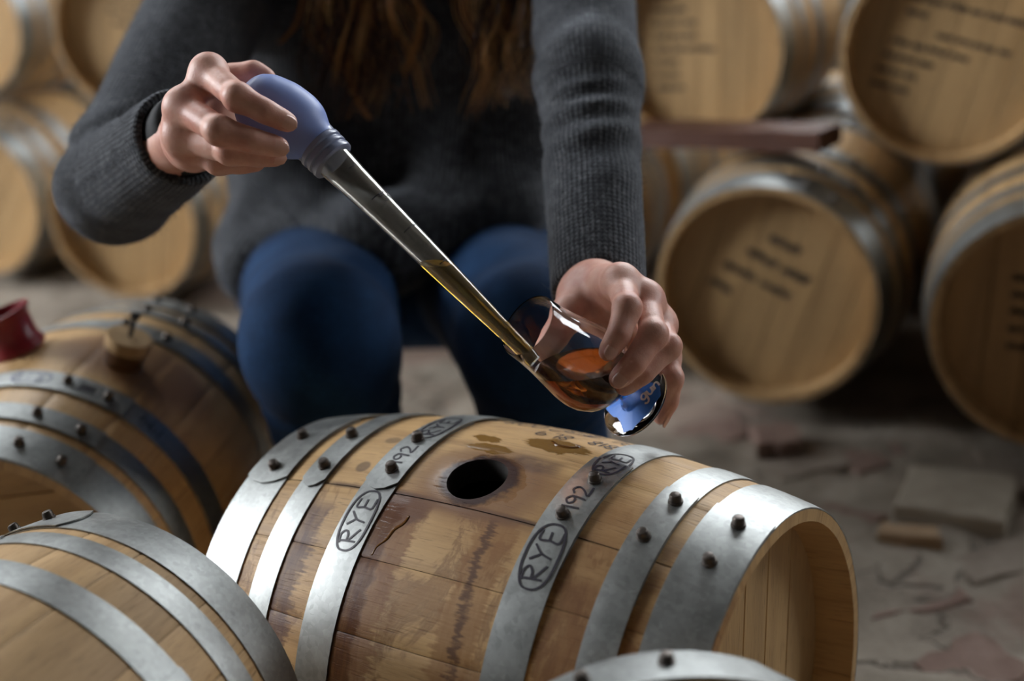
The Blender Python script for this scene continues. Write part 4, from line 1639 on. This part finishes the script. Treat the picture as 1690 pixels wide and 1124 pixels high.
fz = mesh_obj('wool_fuzz', loc(FVV), np.concatenate(FFF), M['fuzz'], jumper)
tag(fz, kind='stuff')

# --- black cuffs of the shirt underneath
for (e, c, w, ext, r1) in ((ER, CR, (-0.2213, 1.0359, 0.5765), 0.026, 0.0300), (EL, CL, (0.0679, 1.0182, 0.4458), -0.006, 0.0275)):
    e, c, w = Vector(e), Vector(c), Vector(w)
    n = (c - e).normalized()
    cw = [c - n * 0.035, c - n * 0.01, c + n * ext * 0.5, c + n * ext]
    v, f = tube([tuple(q) for q in cw] + [tuple(cw[3] + n * 0.0012)] + [tuple(q) for q in cw[::-1]],
                [r1, r1 + 0.0005, r1 + 0.0008, r1 + 0.0006, r1 - 0.0008, r1 - 0.0018, r1 - 0.0022, r1 - 0.0026, r1 - 0.003], 40, cap=False)
    mesh_obj('shirt_cuff', loc(v), f, M['black_knit'], person)

# --- jeans
fj = Field((-0.40, 1.08, 0.0), (0.20, 1.92, 0.52), 0.005)
fj.limb(HR, HL, 0.105, 0.105, 0.05)
fj.limb(HR, KR, 0.094, 0.0725, 0.03, disp=wob(0.003))
gr = fj.blank()
fj.limb(HL, KL, 0.094, 0.0690, 0.03, gr, disp=wob(0.003))
for (k_, a_, arr_) in ((KR, AR, fj.f), (KL, AL, gr)):
    fj.limb(k_, a_, 0.0690, 0.056, 0.02, arr_, disp=folds(0.0035, 38, 0, 0.08, 0.9))
fj.f = np.minimum(fj.f, gr)
v, f = fj.mesh(2)
jeans = mesh_obj('jeans', loc(v), f, M['denim'], person)
jeans['label'] = 'dark blue denim jeans'
M['shoe'] = simple('dark_leather', (0.03, 0.022, 0.017), 0.5)
for (a_) in (AR, AL):
    fsh = Field((a_[0] - 0.07, a_[1] - 0.20, -0.01), (a_[0] + 0.07, a_[1] + 0.12, 0.16), 0.006)
    fsh.limb((a_[0], a_[1] + 0.04, 0.045), (a_[0], a_[1] - 0.13, 0.034), 0.043, 0.040, 0.02)
    fsh.limb(a_, (a_[0], a_[1] + 0.02, 0.05), 0.05, 0.045, 0.02)
    fsh.cut((a_[0], a_[1] - 0.04, 0.002), (0, 0, -1), 0.3)
    v, f = fsh.mesh(2)
    mesh_obj('shoe', loc(v), f, M['shoe'], person)

# --- body under the clothes, head and hands: one skin mesh
bodyV, bodyF = [], []


def add_body(v, f):
    o = sum(len(q) for q in bodyV)
    bodyV.append(v)
    bodyF.append(f + o)


fb_ = Field((-0.46, 1.02, 0.02), (0.22, 1.92, 1.16), 0.009)
for (a, b, ra, rb) in TORSO:
    fb_.limb(a, b, ra - 0.035, rb - 0.04, 0.06)
fb_.limb(TORSO[0][0], TORSO[1][0], 0.06, 0.06, 0.05)
fb_.limb(SR, NECK, 0.03, 0.04, 0.04)
fb_.limb(SL, NECK, 0.03, 0.04, 0.04)
fb_.limb(SR, ER, 0.036, 0.030, 0.02)
fb_.limb(SL, EL, 0.034, 0.028, 0.02)
fb_.limb(ER, (-0.2226, 1.0418, 0.5754), 0.030, 0.022, 0.01)
fb_.limb(EL, (0.0678, 1.0315, 0.4329), 0.026, 0.020, 0.01)
fb_.limb(HR, KR, 0.06, 0.045, 0.03)
fb_.limb(HL, KL, 0.06, 0.045, 0.03)
fb_.limb(KR, AR, 0.042, 0.034, 0.02)
fb_.limb(KL, AL, 0.042, 0.034, 0.02)
hx, hy, hz = HEAD
fb_.limb(NECK, (hx, hy + 0.02, hz - 0.04), 0.05, 0.046, 0.03)
fb_.ball((hx, hy + 0.01, hz + 0.04), (0.072, 0.092, 0.088), 0.03)
fb_.ball((hx, hy - 0.030, hz - 0.03), (0.054, 0.062, 0.072), 0.03)
fb_.limb((hx, hy - 0.088, hz + 0.012), (hx, hy - 0.105, hz - 0.024), 0.009, 0.013, 0.012)
fb_.limb((hx - 0.018, hy - 0.086, hz - 0.054), (hx + 0.018, hy - 0.086, hz - 0.054), 0.009, 0.009, 0.008)
for s_ in (-1, 1):
    fb_.ball((hx + s_ * 0.076, hy + 0.012, hz + 0.005), (0.010, 0.020, 0.031), 0.006)
v, f = fb_.mesh(2)
add_body(v, f)

CAMP = np.array([0.0, 0.0, 0.771])
NAILS = []


def make_hand(wrist, fore, fingers, thumb, lo, hi, extra=()):
    """fingers: list of (MCP, PIP, DIP, TIP) joints; thumb (CMC, MCP, IP, TIP)"""
    F = Field(lo, hi, 0.00125)
    palm = F.f
    F.limb(fore, wrist, 0.0200, 0.0170, 0.012)
    mc = [np.array(q[0]) for q in fingers]
    w = np.array(wrist)
    for i, q in enumerate(mc):
        base = w + (q - w) * 0.16 + (q - mc[1]) * 0.22
        F.limb(w, base, 0.0150, 0.0130, 0.012)
        F.limb(base, q, 0.0140, 0.0098 if i < 3 else 0.0092, 0.013)
    for i in range(3):
        F.limb(mc[i] * 0.93 + w * 0.07, mc[i + 1] * 0.93 + w * 0.07, 0.0090, 0.0088, 0.012)
        F.limb(mc[i] * 0.6 + w * 0.4, mc[i + 1] * 0.6 + w * 0.4, 0.0120, 0.0120, 0.012)
    th = [np.array(q) for q in thumb]
    F.limb(w, th[0], 0.0150, 0.0138, 0.012)
    F.limb(th[0], th[1], 0.0158, 0.0112, 0.016)
    F.limb(th[1] * 0.6 + th[0] * 0.4, mc[0] * 0.45 + w * 0.55, 0.0070, 0.008, 0.010)
    for (a, b, ra, rb) in extra:
        F.limb(a, b, ra, rb, 0.012)
    total = palm.copy()
    chains = [([np.array(j) for j in q], rr) for q, rr in zip(fingers, ((0.0098, 0.0091, 0.0079, 0.0068), (0.0101, 0.0093, 0.0081, 0.0070),
                                                                        (0.0098, 0.0089, 0.0077, 0.0067), (0.0087, 0.0078, 0.0068, 0.0060)))]
    chains.append((th[1:], (0.0112, 0.0098, 0.0080)))
    for js, rr in chains:
        arr = F.blank()
        tipdir = (js[-1] - js[-2]) / np.linalg.norm(js[-1] - js[-2])
        end = js[-1] - tipdir * rr[-1] * 0.85
        pts_ = js[:-1] + [end]
        for i in range(len(pts_) - 1):
            F.limb(pts_[i], pts_[i + 1], rr[i] * 0.98, rr[i + 1], 0.0035, arr)
            mid = (pts_[i] + pts_[i + 1]) / 2
            F.limb(pts_[i] * 0.7 + pts_[i + 1] * 0.3, pts_[i] * 0.3 + pts_[i + 1] * 0.7, (rr[i] + rr[i + 1]) * 0.47, (rr[i] + rr[i + 1]) * 0.46, 0.003, arr)
        # knuckle bump on the back of the middle joint
        if len(js) == 4:
            bend = 2 * js[1] - js[0] - js[2]
            bend = bend / (np.linalg.norm(bend) + 1e-9)
            F.ball(js[1] + bend * 0.0010, (rr[1] * 0.97,) * 3, 0.006, arr)
            b0 = js[0] - np.array(wrist)
            out = 2 * js[0] - np.array(wrist) - js[1]
            out = out / (np.linalg.norm(out) + 1e-9)
            F.ball(js[0] + out * 0.0022, (0.0090,) * 3, 0.010, arr)
        k = 0.010
        h = np.maximum(k - np.abs(palm - arr), 0) / k
        g = np.minimum(palm, arr) - h * h * k * 0.25
        k = 0.0012
        h = np.maximum(k - np.abs(total - g), 0) / k
        total = np.minimum(total, g) - h * h * k * 0.25
        # nail on the back of the end joint
        mid_b = 2 * js[-2] - js[-3] - js[-1]
        NAILS.append((js[-1], tipdir, rr[-1], mid_b))
    F.f = total
    v, f = F.mesh(4)
    add_body(v, f)


RHAND = [((-0.1927, 1.0005, 0.6257), (-0.1684, 0.9590, 0.6140), (-0.1507, 0.9556, 0.6031), (-0.1329, 0.9601, 0.5906)),
         ((-0.2109, 0.9868, 0.6054), (-0.1824, 0.9488, 0.5947), (-0.1614, 0.9488, 0.5857), (-0.1398, 0.9560, 0.5763)),
         ((-0.2145, 0.9859, 0.5854), (-0.1786, 0.9578, 0.5783), (-0.1611, 0.9602, 0.5732), (-0.1449, 0.9679, 0.5682)),
         ((-0.2122, 0.9974, 0.5732), (-0.1922, 0.9791, 0.5668), (-0.1763, 0.9783, 0.5646), (-0.1613, 0.9840, 0.5627))]
make_hand((-0.2194, 1.0401, 0.5764), (-0.2287, 1.0707, 0.5700), RHAND, ((-0.2053, 1.0405, 0.5894), (-0.1882, 1.0462, 0.6108), (-0.1694, 1.0435, 0.6152), (-0.1547, 1.0391, 0.6089)),
          (-0.25, 0.93, 0.525), (-0.125, 1.09, 0.665))
NR = len(NAILS)
LHAND = [((0.0807, 0.9628, 0.4574), (0.0807, 0.9215, 0.4521), (0.0724, 0.9059, 0.4386), (0.0605, 0.8980, 0.4255)),
         ((0.0967, 0.9578, 0.4438), (0.0967, 0.9138, 0.4338), (0.0808, 0.8981, 0.4200), (0.0651, 0.8935, 0.4074)),
         ((0.1053, 0.9592, 0.4241), (0.1068, 0.9228, 0.4206), (0.0874, 0.9070, 0.4092), (0.0691, 0.9013, 0.3994)),
         ((0.1083, 0.9649, 0.3988), (0.1115, 0.9477, 0.3867), (0.1091, 0.9495, 0.3682), (0.1004, 0.9499, 0.3517))]
make_hand((0.0669, 1.0205, 0.4346), (0.0693, 1.0480, 0.4344), LHAND, ((0.0559, 1.0110, 0.4320), (0.0441, 0.9871, 0.4307), (0.0312, 0.9628, 0.4222), (0.0180, 0.9458, 0.4108)),
          (-0.0, 0.85, 0.345), (0.145, 1.08, 0.525), extra=(((0.0652, 0.9990, 0.4313), (0.0865, 0.9797, 0.4074), 0.012, 0.012),))
bv = np.concatenate(bodyV)
bf = np.concatenate(bodyF)
body = mesh_obj('body', loc(bv), bf, M['skin'], person)

for i, (tip, td, r_, mb) in enumerate(NAILS):
    if i in (4, 9, 3):
        continue
    tow = CAMP - tip
    tow = tow / np.linalg.norm(tow)
    mb = mb / (np.linalg.norm(mb) + 1e-9)
    up = tow * 0.55 + mb * 0.75
    up = up - td * (up @ td)
    up = up / np.linalg.norm(up)
    sd = np.cross(td, up)
    v = []
    nu_, nv_ = 11, 9
    rad_ = r_ + 0.0005
    cent = tip - td * r_ * 0.85
    for a in range(nu_):
        q = a / (nu_ - 1)
        along = -0.0062 + 0.0122 * q
        wd = 0.74 * max(0.0, 1 - abs(2 * q - 1) ** 3.0) ** 0.5
        rr_ = rad_ * (1.0 - 0.10 * max(0, q - 0.55) / 0.45)
        for b in range(nv_):
            an = (2 * b / (nv_ - 1) - 1) * wd
            v.append(tuple(cent + td * along + (up * math.cos(an) + sd * math.sin(an)) * rr_ - up * 0.0001))
    o = mesh_obj('fingernail', loc(v), grid_faces(nu_, nv_), M['nail'], body)
    md = o.modifiers.new('thickness', 'SOLIDIFY')
    md.thickness = 0.0005
    md.offset = 0

# --- eyes and hair
M['eye'] = simple('eye', (0.6, 0.6, 0.58), 0.2)
for s_ in (-1, 1):
    v, f = lathe([(-0.011, 0.001), (-0.008, 0.008), (0, 0.011), (0.008, 0.008), (0.011, 0.001)], (hx + s_ * 0.029, hy - 0.070, hz + 0.012), (0, -1, 0), 16)
    mesh_obj('eye', loc(v), f, M['eye'], person)
t = NT('auburn_hair')
info = t.n('ShaderNodeUVMap').outputs[0]
sep = t.n('ShaderNodeSeparateXYZ')
t.set(sep.inputs[0], info)
col = t.ramp(sep.outputs[0], [(0.0, (0.010, 0.005, 0.004)), (0.55, (0.055, 0.019, 0.009)), (0.80, (0.50, 0.21, 0.06)), (1.0, (0.85, 0.56, 0.22))])
t.bsdf(color=col, rough=0.38, spec=0.5)
M['hair'] = t.mat
HV, HF, HU = [], [], []


def strand(ctrl, r, n=26, tint=None, sides=4):
    c = spline(ctrl, n)
    rad_ = [r * (1.0 if i < n * 0.7 else 1.0 - 0.75 * (i - n * 0.7) / (n * 0.3)) for i in range(n)]
    v, f = tube([tuple(q) for q in c], rad_, sides, cap=False)
    o = len(HV)
    HV.extend(v)
    HF.extend([tuple(i + o for i in q) for q in f])
    HU.extend([(tint, 0.0)] * len(v))


rh = random.Random(11)
LOCKA = [((-0.0763, 1.4864, 0.7623), (-0.1095, 1.4527, 0.6695), (-0.1143, 1.4151, 0.6099), (-0.1127, 1.3928, 0.5632), (-0.1086, 1.3815, 0.5175)), 30, 260]
LOCKB = [((-0.0050, 1.4842, 0.7561), (0.0242, 1.4484, 0.6578), (0.0226, 1.4127, 0.6035), (0.0214, 1.3905, 0.5570), (0.0212, 1.3794, 0.5117)), 30, 240]
for (ctrl, _s, cnt), wid in ((LOCKA, 0.046), (LOCKB, 0.042)):
    ctrl = np.array(ctrl)
    clumps = [(rh.uniform(-1, 1), rh.uniform(-1, 1), rh.uniform(0, 6.28), rh.random(), rh.uniform(0.72, 1.05)) for _ in range(22)]
    for i in range(cnt):
        cx_, cy_, ph_, tn, ln1 = clumps[i % 22]
        c = []
        jx, jy = rh.gauss(0, 0.0042), rh.gauss(0, 0.0042)
        spread = (0.5, 0.9, 1.0, 0.95, 0.80)
        for k in range(5):
            q = ctrl[k].copy()
            if k > 1:
                q = ctrl[1] + (q - ctrl[1]) * (ln1 + rh.uniform(-0.03, 0.03))
            amp = 0.020 * (k / 4)
            q[0] += cx_ * wid * spread[k] + jx * (1 + 0.4 * k) + amp * math.sin(ph_ + k * 1.9)
            q[1] += cy_ * 0.016 + jy + amp * math.cos(ph_ + k * 1.7)
            c.append(q)
        tint = min(1, max(0, (0.12 + 0.5 * rh.random()) if tn < 0.70 else (0.72 + 0.28 * rh.random())))
        strand(c, 0.00045, 24, tint)
for c, tn in (([(-0.1675, 1.4484, 0.6577), (-0.1726, 1.4261, 0.6255), (-0.1812, 1.4131, 0.6046), (-0.1975, 1.4021, 0.5889)], 0.80), ([(-0.0749, 1.4352, 0.6505), (-0.0607, 1.4103, 0.6113), (-0.0633, 1.3982, 0.5841), (-0.0791, 1.3841, 0.5538)], 0.85),
              ([(0.0489, 1.4312, 0.6397), (0.0459, 1.4069, 0.6020), (0.0525, 1.4006, 0.5848), (0.0604, 1.3951, 0.5697)], 0.95), ([(-0.1324, 1.3894, 0.5684), (-0.1314, 1.3783, 0.5468), (-0.1217, 1.3680, 0.5242), (-0.1156, 1.3648, 0.5154)], 0.80)):
    for i in range(16):
        strand([tuple(np.array(q) + np.array([rh.gauss(0, 0.0018), rh.gauss(0, 0.002), rh.gauss(0, 0.001)])) for q in c], 0.0004, 18, tn - 0.1 + 0.12 * rh.random())
# crown of hair over the head
for i in range(420):
    a = rh.uniform(-PI, PI)
    if abs(a + PI / 2) < 0.55:
        continue
    r1 = 0.080
    top = np.array([hx + rh.gauss(0, 0.008), hy + 0.01 + rh.gauss(0, 0.01), hz + 0.133])
    m1 = np.array([hx + math.cos(a) * 0.062, hy + 0.012 + math.sin(a) * 0.075, hz + 0.108])
    m2 = np.array([hx + math.cos(a) * 0.082, hy + 0.014 + math.sin(a) * 0.104, hz + 0.03])
    m3 = np.array([hx + math.cos(a) * 0.092, hy + 0.018 + math.sin(a) * 0.108, hz - 0.06])
    m4 = np.array([hx + math.cos(a) * 0.098, hy + 0.02 + math.sin(a) * 0.105, hz - 0.13 - rh.uniform(0, 0.05)])
    strand([top, m1, m2, m3, m4], 0.0016, 16, 0.15 + 0.4 * rh.random())
hair = mesh_obj('hair', loc(HV), HF, M['hair'], person, HU)
tag(hair, kind='stuff')
hair['label'] = 'long wavy auburn hair'
